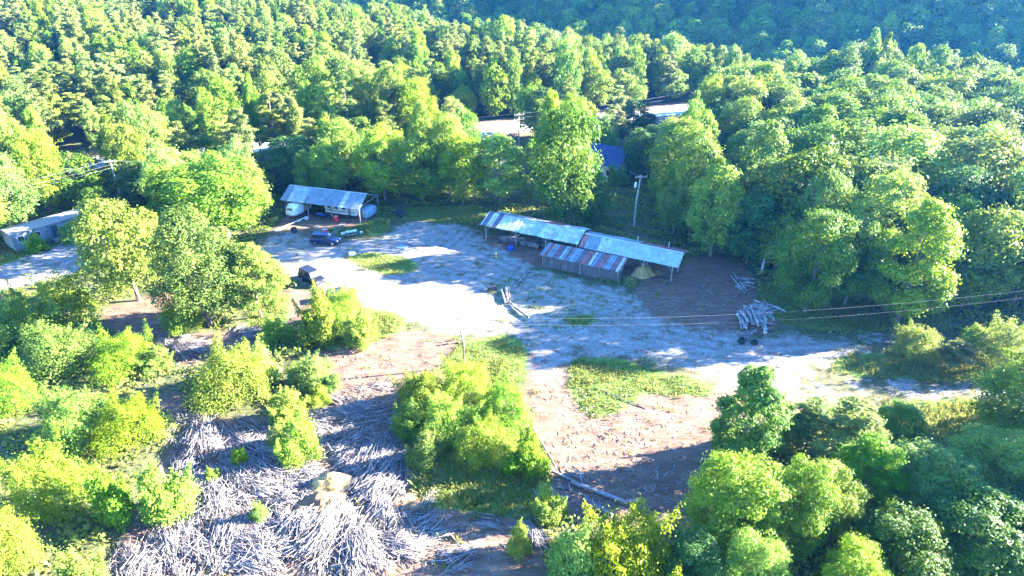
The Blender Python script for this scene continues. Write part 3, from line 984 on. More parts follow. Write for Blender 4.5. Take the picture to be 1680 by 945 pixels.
# the rest of the wood as one mass: points that carry whole low trees
protos = bpy.data.collections.new('wood_tree_kinds')
PIDX = {}
k = 0
for kind in ('broadleaf', 'darktree', 'pine', 'poplar'):
    PIDX[kind] = []
    for i, (lods, tm) in enumerate(KIND[kind]['var']):
        me = lods[2]
        bm_v = np.empty(len(me.vertices) * 3, np.float32); me.vertices.foreach_get('co', bm_v)
        tv = np.empty(len(tm.vertices) * 3, np.float32); tm.vertices.foreach_get('co', tv)
        o = bpy.data.objects.new('%02d_wood_tree' % k, me)
        protos.objects.link(o)
        o2 = None
        PIDX[kind].append(k)
        k += 1
def wood(name, recs, label):
    n = len(recs)
    me = bpy.data.meshes.new(name)
    me.vertices.add(n)
    xs = np.array([r[1] for r in recs]); ys = np.array([r[2] for r in recs])
    me.vertices.foreach_set('co', np.stack([xs, ys, terrain(xs, ys)], 1).astype(np.float32).ravel())
    a = me.attributes.new('pick', 'INT', 'POINT')
    g = np.random.default_rng(3)
    a.data.foreach_set('value', np.array([PIDX[r[0]][g.integers(len(PIDX[r[0]]))] for r in recs], np.int32))
    a = me.attributes.new('size', 'FLOAT_VECTOR', 'POINT')
    a.data.foreach_set('vector', np.array([(r[4] / KIND[r[0]]['W'], r[4] / KIND[r[0]]['W'], r[3] / KIND[r[0]]['H']) for r in recs], np.float32).ravel())
    a = me.attributes.new('turn', 'FLOAT', 'POINT')
    a.data.foreach_set('value', g.uniform(0, 6.28, n).astype(np.float32))
    o = link(name, me)
    tag(o, label, 'woods', kind='stuff')
    ng = bpy.data.node_groups.new(name + '_nodes', 'GeometryNodeTree')
    ng.interface.new_socket('Geometry', in_out='INPUT', socket_type='NodeSocketGeometry')
    ng.interface.new_socket('Geometry', in_out='OUTPUT', socket_type='NodeSocketGeometry')
    N = ng.nodes.new; L = ng.links.new
    gi = N('NodeGroupInput'); go = N('NodeGroupOutput')
    ci = N('GeometryNodeCollectionInfo')
    ci.inputs['Collection'].default_value = protos
    ci.inputs['Separate Children'].default_value = True
    ci.inputs['Reset Children'].default_value = True
    iop = N('GeometryNodeInstanceOnPoints')
    iop.inputs['Pick Instance'].default_value = True
    def named(nm, t):
        q = N('GeometryNodeInputNamedAttribute'); q.data_type = t
        q.inputs['Name'].default_value = nm
        return q.outputs['Attribute']
    cx = N('ShaderNodeCombineXYZ')
    L(named('turn', 'FLOAT'), cx.inputs[2])
    e2r = N('FunctionNodeEulerToRotation')
    L(cx.outputs[0], e2r.inputs[0])
    L(gi.outputs[0], iop.inputs['Points'])
    L(ci.outputs[0], iop.inputs['Instance'])
    L(named('pick', 'INT'), iop.inputs['Instance Index'])
    L(e2r.outputs[0], iop.inputs['Rotation'])
    L(named('size', 'FLOAT_VECTOR'), iop.inputs['Scale'])
    L(iop.outputs[0], go.inputs[0])
    md = o.modifiers.new('trees', 'NODES')
    md.node_group = ng
    return o
wood('forest', far_f, 'dense sunlit woods covering the land beyond the yard')
wood('ridge_forest', ridge_f, 'blue shaded woods on the far ridge')
print('trees', len(TREES), 'near', len(near_f), 'far', len(far_f), 'ridge', len(ridge_f))

# ------------------------------------------------------------------ grass and undergrowth
def samp(mask, x, y):
    i = np.clip(np.searchsorted(gx, x), 1, len(gx) - 1); j = np.clip(np.searchsorted(gy, y), 1, len(gy) - 1)
    return mask[j, i], GZ[j, i]
rg = np.random.default_rng(21)
n = 900000
x = rg.uniform(-95, 80, n); y = rg.uniform(28, 118, n)
cg, zz = samp(c_grass, x, y)
patch = np.sin(x * 1.1 + 2 * np.sin(y * 0.7)) * np.sin(y * 1.3 + x * 0.3)
keep = (cg + 0.28 * patch + 0.2 * np.sin(x * 2.9 + y) * np.sin(y * 3.3 - x) + rg.normal(size=n) * 0.16 > 0.66)
x, y, zz = x[keep], y[keep], zz[keep]
n = len(x)
hh = 0.10 + 0.24 * rg.random(n) ** 2 + 0.12 * (np.sin(x * 0.5) * np.sin(y * 0.6) > 0.2)
tall = sstep(38, 42, x) + ((x > -14) & (x < 4) & (y < 50))
hh = hh * (1 + 1.0 * np.clip(tall, 0, 1))
a = rg.uniform(0, 6.28, n)
vs = []; 
P = np.stack([x, y, zz - 0.02], 1)
D = np.stack([np.cos(a), np.sin(a), 0 * a], 1) * 0.055
ln = np.stack([rg.normal(size=n) * 0.5 * hh, rg.normal(size=n) * 0.5 * hh, hh], 1)
V = np.stack([P - D, P + D, P + ln + D * 0.25, P + ln - D * 0.25], 1).reshape(-1, 3)
tag(link('grass', np_mesh('grass', V, np.arange(n * 4).reshape(n, 4), M['grassblade'], np.repeat(rg.random(n), 4))), 'green grass and weeds growing in patches round the yard', 'grass', kind='stuff')

n = 330000
x = rg.uniform(-95, 95, n); y = rg.uniform(28, 135, n)
cg, zz = samp(np.maximum(np.maximum(c_grass * 0.7, c_gravel), c_dirt), x, y)
patch = np.sin(x * 0.55 + 2 * np.sin(y * 0.37)) * np.sin(y * 0.6 + x * 0.2)
px = 840 + CF * x / (y * math.cos(CP) + CH * math.sin(CP))
keep = (cg < 0.25 + 0.15 * patch) & (px > -60) & (px < 1740) & (rg.random(n) < 0.35 + 0.65 * (patch > -0.2))
x, y, zz, patch = x[keep], y[keep], zz[keep], patch[keep]
n = len(x)
hmax = 0.35 + 0.75 * np.clip(patch + 0.2, 0, 1)
P = np.stack([x, y, zz + hmax * rg.random(n) ** 0.7], 1)
nr = rand_dirs(rg, n) * 0.8 + np.array([0, 0, 0.9]); nr /= np.linalg.norm(nr, axis=1, keepdims=True)
t = np.cross(nr, rand_dirs(rg, n)); t /= np.linalg.norm(t, axis=1, keepdims=True)
b = np.cross(nr, t)
s = (0.24 + 0.3 * rg.random(n))[:, None]
V = np.stack([P - t * s * .5, P + b * s * .32, P + t * s * .5, P - b * s * .32], 1).reshape(-1, 3)
tone = np.clip(0.5 + 0.35 * np.sin(x * 0.35 + 1) * np.sin(y * 0.4) + rg.normal(size=n) * 0.2, 0, 1)
tag(link('undergrowth', np_mesh('undergrowth', V, np.arange(n * 4).reshape(n, 4), M['under'], np.repeat(tone, 4))), 'low leafy undergrowth covering the ground between the bushes', 'undergrowth', kind='stuff')

# ------------------------------------------------------------------ buildings
def frame_axes(a):
    return Vector((math.cos(a), math.sin(a), 0)), Vector((-math.sin(a), math.cos(a), 0)), Vector((0, 0, 1))

def sheet_row(root, O, U, Nn, segs, a0, z0, a1, z1, t=0.035, ribs=True, wob=0.0, name='roof_sheet'):
    """roof sheets side by side: segs = (u0, u1, material); slope from (a0, z0) up to (a1, z1)"""
    g = random.Random(int(z0 * 100 + a1 * 10))
    for u0, u1, m in segs:
        mb = MB()
        k = max(1, int(round((u1 - u0) / 0.8)))
        for i in range(k):
            s = u0 + (u1 - u0) * i / k; e = u0 + (u1 - u0) * (i + 1) / k - 0.012
            da = g.uniform(-wob, wob) * 1.8; sg = -0.05 * math.sin(math.pi * (s + .4) / 5.3) ** 2
            p = [O + U * s + Nn * (a0 + da) + Vector((0, 0, z0)), O + U * e + Nn * (a0 + da) + Vector((0, 0, z0)),
                 O + U * e + Nn * a1 + Vector((0, 0, z1)), O + U * s + Nn * a1 + Vector((0, 0, z1))]
            lift = g.uniform(0, 0.03)
            p = [q + Vector((0, 0, lift + sg)) for q in p]
            q = [v + Vector((0, 0, t)) for v in p]
            mb.add(p + q, [(3, 2, 1, 0), (4, 5, 6, 7), (0, 1, 5, 4), (1, 2, 6, 5), (2, 3, 7, 6), (3, 0, 4, 7)])
            if ribs:
                for f in (0.02, 0.36, 0.70):
                    a = q[0].lerp(q[1], f); b = q[3].lerp(q[2], f)
                    mb.bar(a + Vector((0, 0, .008)), b + Vector((0, 0, .008)), 0.05, 0.03)
        mb.build(name, M[m], root)

def post_with_braces(root, p, h, U, Nn, braces=(1, -1), w=0.15):
    mb = MB(); mb.box((p[0], p[1], h / 2 - 0.1), (w, w, h + 0.2), rz=math.atan2(U.y, U.x))
    po = mb.build('post', M['post'], root)
    for s in braces:
        m2 = MB(); q = Vector((p[0], p[1], 0))
        m2.bar(q + Vector((0, 0, h - 1.05)) + U * 0.08 * s, q + U * s * 0.95 + Vector((0, 0, h - 0.12)), 0.09, 0.06)
        m2.build('brace', M['post'], po)

# ---- long shelter
ang = R(-28)
U, Nn, Zv = frame_axes(ang)
O = Vector((-5.07, 97.93, 0))
t = thing('pole_barn', 'long open sided timber shelter with patchwork roof of white, blue, purple and rusty metal sheets', 'shelter')
LL, RL = 17.3, 15.0
sheet_row(t, O, U, Nn, [(0, 0.9, 'tin_dark'), (0.9, 1.9, 'tin_white'), (1.9, 2.8, 'tin_dark'), (2.8, 6.0, 'tin_white'), (6.0, 7.2, 'tin_grey'), (7.2, 9.2, 'tin_white'), (9.2, 10.4, 'tin_grey'), (10.4, LL, 'tin_white')], 0, 2.85, 3.0, 4.15, wob=0.04)
sheet_row(t, O, U, Nn, [(0.7, 3.0, 'tin_white'), (3.0, 5.0, 'tin_blue'), (5.0, 8.2, 'tin_grey'), (8.2, 10.2, 'tin_blue'), (10.2, 13.2, 'tin_rust'), (13.2, LL, 'tin_white')], 5.7, 3.35, 3.05, 4.11, wob=0.05)
sheet_row(t, O, U, Nn, [(-0.75, -0.02, 'tin_dark')], 0.3, 2.55, 3.0, 3.3)
O2 = Vector((10.81, 89.15, 0)) - Nn * 0.1
sheet_row(t, O2, U, Nn, [(-0.5, 0.35, 'tin_rust'), (0.35, 2.5, 'tin_blue'), (2.5, 4.2, 'tin_white'), (4.2, RL, 'tin_grey')], 0, 2.7, 2.25, 4.1, wob=0.03)
sheet_row(t, O2, U, Nn, [(-0.5, 8.2, 'tin_blue'), (8.2, RL + 0.1, 'tin_rust')], 4.75, 3.55, 2.3, 4.07, wob=0.05)
mb = MB(); mb.bar(O2 + U * -0.4 + Nn * 2.27 + Zv * 4.16, O2 + U * RL + Nn * 2.27 + Zv * 4.16, 0.28, 0.03); mb.build('ridge_cap_or_gap', M['tin_edge'], t)
mb = MB(); mb.bar(O + U * 0 + Nn * 3.02 + Zv * 4.22, O + U * 13 + Nn * 3.02 + Zv * 4.22, 0.24, 0.03); mb.build('ridge_cap_or_gap', M['tin_dark'], t)  # dark strip painted in for the shaded open gap along this ridge
mb = MB(); mb.bar(O + Nn * 0.0 + Zv * 2.88 - U * 0.06, O + Nn * 3.0 + Zv * 4.18 - U * 0.06, 0.10, 0.14); mb.build('rake_board', M['tin_edge'], t)
mb = MB(); mb.bar(O2 + U * (RL + .06) + Zv * 2.66, O2 + U * (RL + .06) + Nn * 2.25 + Zv * 4.06, 0.08, 0.16); mb.bar(O2 + U * (RL + .07) + Nn * 4.7 + Zv * 3.5, O2 + U * (RL + .07) + Nn * 2.3 + Zv * 4.03, 0.08, 0.14); mb.build('rake_board', M['post'], t)
for (oo, l, e, zz_) in ((O, LL, 0.55, 2.9), (O2, RL, 0.5, 2.85)):
    mb = MB(); mb.bar(oo + U * 0.15 + Nn * e + Zv * zz_, oo + U * (l - .15) + Nn * e + Zv * zz_, 0.1, 0.22); mb.build('beam', M['post'], t)
mb = MB(); mb.bar(O + U * 0.15 + Nn * 5.2 + Zv * 3.26, O + U * (LL - .15) + Nn * 5.2 + Zv * 3.26, 0.1, 0.2); mb.build('beam', M['post'], t)
for u in (0.55, 6.2, 11.6, 16.9):
    p = O + U * u + Nn * 0.55; post_with_braces(t, p, 2.85, U, Nn, (1,) if u < 1 else (1, -1))
    p = O + U * u + Nn * 5.2; post_with_braces(t, p, 3.2, U, Nn, ())
for u in (5.0, 9.8, RL - 0.9):
    p = O2 + U * u + Nn * 0.5; post_with_braces(t, p, 2.78, U, Nn, (-1,) if u > 12 else (1, -1))
    p = O2 + U * u + Nn * 4.4; post_with_braces(t, p, 3.4, U, Nn, ())
for oo, us, rz_, ez, fz, rd_ in ((O, (0.55, 3.4, 6.2, 8.9, 11.6, 14.3, 16.9), 4.1, 2.84, 3.3, 5.5), (O2, (0.2, 2.5, 5.0, 7.4, 9.8, 12, RL - .9), 4.03, 2.7, 3.5, 4.6)):
    for u in us:
        rg_ = 3.0 if oo is O else 2.25
        mb = MB(); mb.bar(oo + U * u + Nn * .1 + Zv * (ez - .02), oo + U * u + Nn * rg_ + Zv * (rz_ - .05), 0.05, 0.12)
        mb.bar(oo + U * (u + .06) + Nn * (rg_ + .05) + Zv * (rz_ - .06), oo + U * (u + .06) + Nn * rd_ + Zv * (fz - .06), 0.05, 0.12)
        mb.build('rafter', M['post'], t)
for u, m in ((7.6, 'white'), (12.4, 'white')):
    mb = MB(); q = O2 + U * u + Nn * 3.8
    mb.tube([q + Zv * 3.4, q + Zv * 4.75], 0.05, 8); mb.build('vent_pipe', M[m], t)

# ---- low plank shed in front of it
t = thing('plank_shed', 'low windowless shed of weathered grey vertical planks with rust striped lean-to roof', 'shed')
S0 = Vector((4.75, 88.05, 0)); SU = (Vector((15.6, 82.6, 0)) - S0).normalized(); SN = Vector((-SU.y, SU.x, 0))
SL = 12.1; SD = 2.3
def plank_wall(a, b, h0, h1, name, g):
    a = Vector(a); b = Vector(b); d = b - a; L_ = d.length; d.normalize(); nn = Vector((-d.y, d.x, 0))
    mb = MB(); k = int(L_ / 0.2)
    for i in range(k):
        s = L_ * i / k; w = L_ / k
        h = h0 + (h1 - h0) * (i + .5) / k
        off = g.uniform(-0.012, 0.012)
        bot = g.uniform(-0.05, 0.06)
        c = a + d * (s + w / 2) + nn * off
        mb.box((c.x, c.y, (h + bot) / 2), (w - g.uniform(0.006, 0.022), 0.03, h - bot), rz=math.atan2(d.y, d.x))
    mb.build(name, M['plank'], t)
g = random.Random(4)
plank_wall(S0, S0 + SU * SL, 1.92, 1.86, 'front_wall', g)
plank_wall(S0 + SU * SL + SN * 0.03, S0 + SU * SL + SN * SD, 1.88, 2.25, 'side_wall', g)
plank_wall(S0 + SN * 0.03, S0 + SN * SD, 1.92, 2.25, 'side_wall', g)
plank_wall(S0 + SN * (SD + .05), S0 + SU * SL + SN * (SD + .05), 2.3, 2.3, 'back_wall', g)
for u in (0, 6.1, SL):
    mb = MB(); c = S0 + SU * u - SN * 0.055; mb.box((c.x, c.y, 0.93), (0.1, 0.05, 1.86), rz=math.atan2(SU.y, SU.x)); mb.build('corner_board', M['post'], t)
segs = []; u = -0.45
mats = ['tin_rust', 'tin_blue', 'tin_rust', 'tin_white', 'tin_dark', 'tin_blue', 'tin_rust', 'tin_dark', 'tin_blue']
while u < SL + 0.3:
    w = g.uniform(0.3, 0.62); segs.append((u, min(u + w, SL + 0.4), g.choice(mats))); u += w
sheet_row(t, S0, SU, SN, segs, -0.42, 2.0, 3.3, 2.62, t=0.02, ribs=False, wob=0.06)
for s_, e_, mm in ((-.4, SL + .35, 'tin_dark'),):
    mb = MB()
    for k in range(26):
        uu = -0.3 + k * 0.49
        if g.random() < .25: continue
        mb.bar(S0 + SU * uu - SN * .42 + Zv * 2.055, S0 + SU * uu + SN * 3.3 + Zv * 2.675, 0.09, 0.025)
    mb.build('batten', M['plank'], t)

# ---- shelter on the left
ang2 = R(-17.8)
U2, N2, _ = frame_axes(ang2)
OB = Vector((-42.56, 110.1, 0))
t = thing('pole_barn', 'open timber shelter with plain pale blue grey metal roof over a camper and motorhome', 'shelter')
BL = 16.3
sheet_row(t, OB, U2, N2, [(0, 1.4, 'tin_blue'), (1.4, 2.1, 'tin_white'), (2.1, 4.9, 'tin_grey'), (4.9, 12.1, 'tin_blue'), (12.1, 13.0, 'tin_white'), (13.0, BL, 'tin_blue')], 0, 2.75, 3.3, 4.55, wob=0.03)
sheet_row(t, OB, U2, N2, [(0, 4.9, 'tin_grey'), (4.9, BL, 'tin_blue')], 8.0, 2.75, 3.35, 4.52, wob=0.03)
mb = MB(); mb.bar(OB + U2 * 0 + N2 * 3.32 + Zv * 4.60, OB + U2 * BL + N2 * 3.32 + Zv * 4.60, 0.3, 0.03); mb.build('ridge_cap_or_gap', M['tin_edge'], t)
for a, z_ in ((0.6, 2.8), (7.4, 2.8)):
    mb = MB(); mb.bar(OB + U2 * .2 + N2 * a + Zv * z_, OB + U2 * (BL - .2) + N2 * a + Zv * z_, 0.1, 0.22); mb.build('beam', M['post'], t)
for u in (0.5, 5.2, 10.2, BL - 0.4):
    post_with_braces(t, OB + U2 * u + N2 * 0.6, 2.72, U2, N2, (1, -1) if 1 < u < 15 else ((-1,) if u > 15 else (1,)))
    post_with_braces(t, OB + U2 * u + N2 * 7.4, 2.72, U2, N2, ())
    mb = MB(); mb.bar(OB + U2 * u + N2 * .1 + Zv * 2.70, OB + U2 * u + N2 * 3.3 + Zv * 4.47, 0.06, 0.14)
    mb.bar(OB + U2 * (u + .07) + N2 * 7.9 + Zv * 2.7, OB + U2 * (u + .07) + N2 * 3.38 + Zv * 4.44, 0.06, 0.14)
    mb.bar(OB + U2 * (u + .14) + N2 * .65 + Zv * 2.95, OB + U2 * (u + .14) + N2 * 7.35 + Zv * 2.95, 0.05, 0.12); mb.build('truss', M['post'], t)

# ---- camper and motorhome under the left shelter
def local(root):
    return root
def body_loft(sections, n=16):
    """sections: (x, half width, z bottom, z top, corner)"""
    rings = []
    for x_, hw, zb, zt_, cr in sections:
        ring = []
        for sx, sz, a0 in ((1, -1, -90), (1, 1, 0), (-1, 1, 90), (-1, -1, 180)):
            cx = sx * (hw - cr); cz = (zb + cr) if sz < 0 else (zt_ - cr)
            for k in range(4):
                a = R(a0 + 90 * k / 3)
                ring.append((x_, cx + cr * math.cos(a), cz + cr * math.sin(a)))
        rings.append(ring)
    return rings
p = at(487, 358)
t = thing('camper', 'white round nosed camper with dark slanted stripes under the shelter end', 'camper', (p.x, p.y + 2.2, 0), R(-112))
mb = MB(); mb.loft(body_loft([(-2.6, .9, .75, 2.1, .3), (-2.2, 1.1, .55, 2.4, .35), (1.6, 1.15, .5, 2.45, .35), (2.3, 1.1, .5, 2.1, .4), (2.75, .95, .6, 1.5, .4), (2.95, .7, .75, 1.1, .17)])); mb.build('body', M['white'], t, smooth=True)
for dx in (0, .5, 1.0):
    mb = MB(); mb.bar((-.9 + dx, 1.165, .75), (-1.5 + dx, 1.165, 2.2), .03, .22); mb.build('stripe', M['darkstripe'], t)
    mb = MB(); mb.bar((-.9 + dx, -1.165, .75), (-1.5 + dx, -1.165, 2.2), .03, .22); mb.build('stripe', M['darkstripe'], t)
mb = MB(); mb.box((2.55, 0, 1.72), (.3, 1.0, .35), M=Matrix.Rotation(R(35), 3, 'Y')); mb.build('window', M['carglass'], t, bevel=.03)
for sy in (-1, 1):
    mb = MB(); mb.tube([(-.3, sy * 1.02, .36), (-.3, sy * .82, .36)], .36, 16); mb.build('wheel', M['rubber'], t)
mb = MB(); mb.bar((2.8, 0, .55), (3.9, 0, .5), .12, .1); mb.build('hitch', M['darkpost'], t)

p = at(563, 357)
t = thing('motorhome', 'long white motorhome with dark windows parked under the right half of the shelter', 'motorhome', (p.x, p.y + 1.3, 0), ang2)
mb = MB(); mb.loft(body_loft([(-3.3, 1.1, .5, 2.5, .12), (2.4, 1.1, .5, 2.5, .12), (3.0, 1.08, .5, 2.35, .2), (3.2, 1.0, .55, 1.5, .2)])); mb.build('body', M['white'], t)
for x_ in (-2.4, -.9, .7):
    mb = MB(); mb.box((x_, -1.11, 1.75), (.8, .03, .5)); mb.build('window', M['carglass'], t)
mb = MB(); mb.box((1.75, -1.115, 1.45), (.6, .035, 1.7)); mb.build('door', M['offwhite'], t)
mb = MB(); mb.box((0, -1.112, 1.12), (5.8, .025, .12)); mb.build('stripe', M['darkstripe'], t)
for x_ in (-2.0, 2.2):
    for sy in (-1, 1):
        mb = MB(); mb.tube([(x_, sy * 1.07, .4), (x_, sy * .8, .4)], .4, 16); mb.build('wheel', M['rubber'], t)
p = at(604, 358)
t = thing('tarp_covered_boat', 'rounded shape under a grey blue tarp at the right end of the left shelter', 'covered boat', (p.x, p.y + 1.5, 0), R(70))
mb = MB(); mb.loft(body_loft([(-1.9, .3, .1, 1.0, .2), (-1.4, .9, .05, 1.7, .35), (.3, 1.0, .05, 2.0, .45), (1.3, .8, .05, 1.6, .4), (2.0, .25, .2, .9, .2)])); mb.build('tarp', M['tarp'], t, smooth=True)
mb = MB(); mb.tube([(-1.42, -.92, .9), (-1.42, .92, .9)], .02, 5); mb.bar((.3, 1.02, .2), (.3, 1.02, 1.5), .03, .03); mb.build('rope', M['post'], t)

def barrel(px, py, label, mat, r=.36, h=1.05, name='barrel', tilt=0):
    p = at(px, py)
    t = thing(name, label, 'barrel', p, 0)
    mb = MB(); mb.tube([(0, 0, 0), (0, 0, .06), (0, 0, h * .33), (0, 0, h * .34 + .02), (0, 0, h * .36 + .02), (0, 0, h * .66), (0, 0, h * .67 + .02), (0, 0, h * .7), (0, 0, h)], [r * .97, r, r, r * 1.05, r, r, r * 1.05, r, r * .98], 20)
    mb.build('drum', M[mat], t, smooth=False)
    mb = MB(); mb.tube([(0, 0, h), (0, 0, h + .035)], [r * .9, r * .88], 20); mb.build('lid', M['chrome' if mat == 'red' else mat], t)
    return t
barrel(534, 386, 'red drum standing on the grass behind the dark blue vehicle', 'red', .55, 1.15)
barrel(552, 362, 'red drum standing among clutter at the front edge of the left shelter', 'red', .45, .95)
barrel(838, 410, 'small blue drum beside the front post of the long shelter', 'bluepaint', .5, .6)
p = at(814, 424)
t = thing('marker_post', 'short yellow post standing alone in the gravel before the long shelter', 'post', p)
mb = MB(); mb.tube([(0, 0, 0), (0, 0, .8)], [.09, .07], 8); mb.build('shaft', M['yellow'], t)
mb = MB(); mb.box((0, 0, .86), (.34, .22, .16)); mb.build('cap', M['yellow'], t, bevel=.02)

# ---- clutter before the left shelter
def atv(px, py, rz, label):
    p = at(px, py)
    t = thing('quad_bike', label, 'quad bike', p, rz)
    mb = MB(); mb.loft(body_loft([(-.8, .35, .5, .72, .08), (-.2, .25, .45, .85, .1), (.2, .25, .45, .8, .1), (.8, .42, .5, .78, .1)])); mb.build('body', M['bluepaint'], t)
    mb = MB(); mb.box((-.25, 0, .88), (.75, .3, .12)); mb.build('seat', M['rubber'], t, bevel=.03)
    mb = MB(); mb.tube([(.35, -.4, 1.02), (.3, 0, .95), (.35, .4, 1.02)], .025, 6); mb.bar((.3, 0, .7), (.3, 0, .96), .05, .05); mb.build('handlebar', M['chrome'], t)
    for x_ in (-.6, .6):
        for s in (-1, 1):
            mb = MB(); mb.tube([(x_, s * .55, .28), (x_, s * .33, .28)], .28, 14); mb.build('wheel', M['rubber'], t)
atv(527, 357, R(-30), 'blue quad bike standing under the front edge of the left shelter')
p = at(483, 382)
t = thing('tire', 'black tire standing on its tread beside the white pole', 'tire', p, R(20))
def tire_mesh(mb, c, r, w, axis='Z', n=20):
    prof = [(r, -w * .35), (r, w * .35), (r * .93, w * .5), (r * .62, w * .45), (r * .56, w * .3), (r * .56, -w * .3), (r * .62, -w * .45), (r * .93, -w * .5)]
    rings = []
    for k in range(n + 1):
        a = 2 * math.pi * k / n
        ring = []
        for q, h in prof:
            v = (math.cos(a) * q, math.sin(a) * q, h) if axis == 'Z' else (math.cos(a) * q, h, math.sin(a) * q)
            ring.append((c[0] + v[0], c[1] + v[1], c[2] + v[2]))
        rings.append(ring)
    mb.loft(rings, cap=False)
mb = MB(); tire_mesh(mb, (0, 0, .55), .55, .4, 'Y'); mb.build('tread', M['rubber'], t)
mb = MB(); mb.tube([(0, -.1, .55), (0, .1, .55)], .3, 14); mb.build('rim', M['darkstripe'], t)
p = at(450, 379, .12); q = at(500, 357, .35)
mb = MB(); mb.tube([p, q], [.11, .09], 8); mb.box(q + Vector((.3, 0, -.1)), (.6, .45, .5)); mb.box(p.lerp(q, .8) - Vector((0, 0, .15)), (.35, .3, .25))
tag(mb.build('white_pole', M['white']), 'long white pole lying propped on blocks in front of the camper', 'pole')
a = at(545, 386, .05); b = at(562, 367, .05)
mb = MB(); mb.bar(a, b, 1.0, .05); mb.bar(a + Vector((0, 0, .03)), a.lerp(b, .02) + Vector((0, 0, .03)), 1.05, .05)
tag(mb.build('boardwalk', M['slab']), 'pale plank walkway on the grass leading to the left shelter', 'walkway')
p = at(577, 386)
t = thing('table', 'grey work table standing on the grass right of the red drum', 'table', p, R(25))
mb = MB(); mb.box((0, 0, .76), (1.9, .9, .06)); mb.build('tabletop', M['concrete'], t)
for x_ in (-.8, .8):
    for y_ in (-.35, .35):
        mb = MB(); mb.box((x_, y_, .365), (.08, .08, .73)); mb.build('leg', M['post'], t)
mb = MB(); mb.box((0, -.62, .42), (1.7, .28, .05)); mb.box((-.7, -.62, .2), (.06, .2, .4)); mb.box((.7, -.62, .2), (.06, .2, .4)); mb.build('bench', M['post'], t)
def bundle(px, py, label, mat, d=(.6, .45, .4), cat='box', name='box', rz=0.3):
    p = at(px, py)
    t = thing(name, label, cat, p, rz)
    mb = MB(); mb.box((0, 0, d[2] / 2), d); mb.build('body', M[mat], t, bevel=.03)
    mb = MB(); mb.box((0, 0, d[2] + .012), (d[0] * 1.04, d[1] * 1.04, .025)); mb.build('lid', M[mat], t)
bundle(563, 385, 'low white box on the grass left of the work table', 'white', (.75, .5, .35))
bundle(593, 383, 'small white box on the grass right of the work table', 'white', (.45, .4, .35))
bundle(522, 373, 'small white box on the grass above the dark blue vehicle', 'white', (.4, .35, .3))
bundle(601, 356, 'dark box beside the tarp covered boat', 'blackstuff', (.7, .6, .5))
bundle(657, 354, 'black box lying tilted at the far grassy edge of the yard', 'blackstuff', (1.1, 2.0, .9), rz=.5)
bundle(807, 476, 'black crate at the corner of the low log edging', 'blackstuff', (1.2, .7, .6))
bundle(578, 419, 'white block at the left tip of the grass island', 'white', (1.05, .5, .55))
bundle(544, 358, 'dark box stacked at the motorhome side under the shelter', 'blackstuff', (.9, .6, .8))
bundle(497, 352, 'dark box behind the camper under the shelter', 'darkstripe', (.8, .7, 1.0))
p = at(661, 405, .02)
mb = MB(); mb.box(p, (1.7, 1.5, .05), rz=R(-20)); mb.box(p + Vector((0, 0, .03)), (1.5, 1.3, .03), rz=R(-20))
tag(mb.build('dark_mat', M['tarp']), 'flat square dark mat lying on the gravel above the grass island', 'mat')
for (ax, ay, bx, by, lab) in ((456, 387, 466, 384, 'bent dark scrap pipe on the gravel left of the tire'), (455, 401, 462, 392, 'dark scrap bar lying below the bent pipe'), (640, 343, 655, 352, 'grey drainage pipe lying beside the tilted black box')):
    a = at(ax, ay, .1); b = at(bx, by, .1)
    mb = MB(); mb.tube([a, a.lerp(b, .5) + Vector((.2, .15, .1)), b], .1, 7)
    tag(mb.build('scrap_pipe', M['darkstripe' if ax < 600 else 'concrete'], smooth=True), lab, 'pipe')

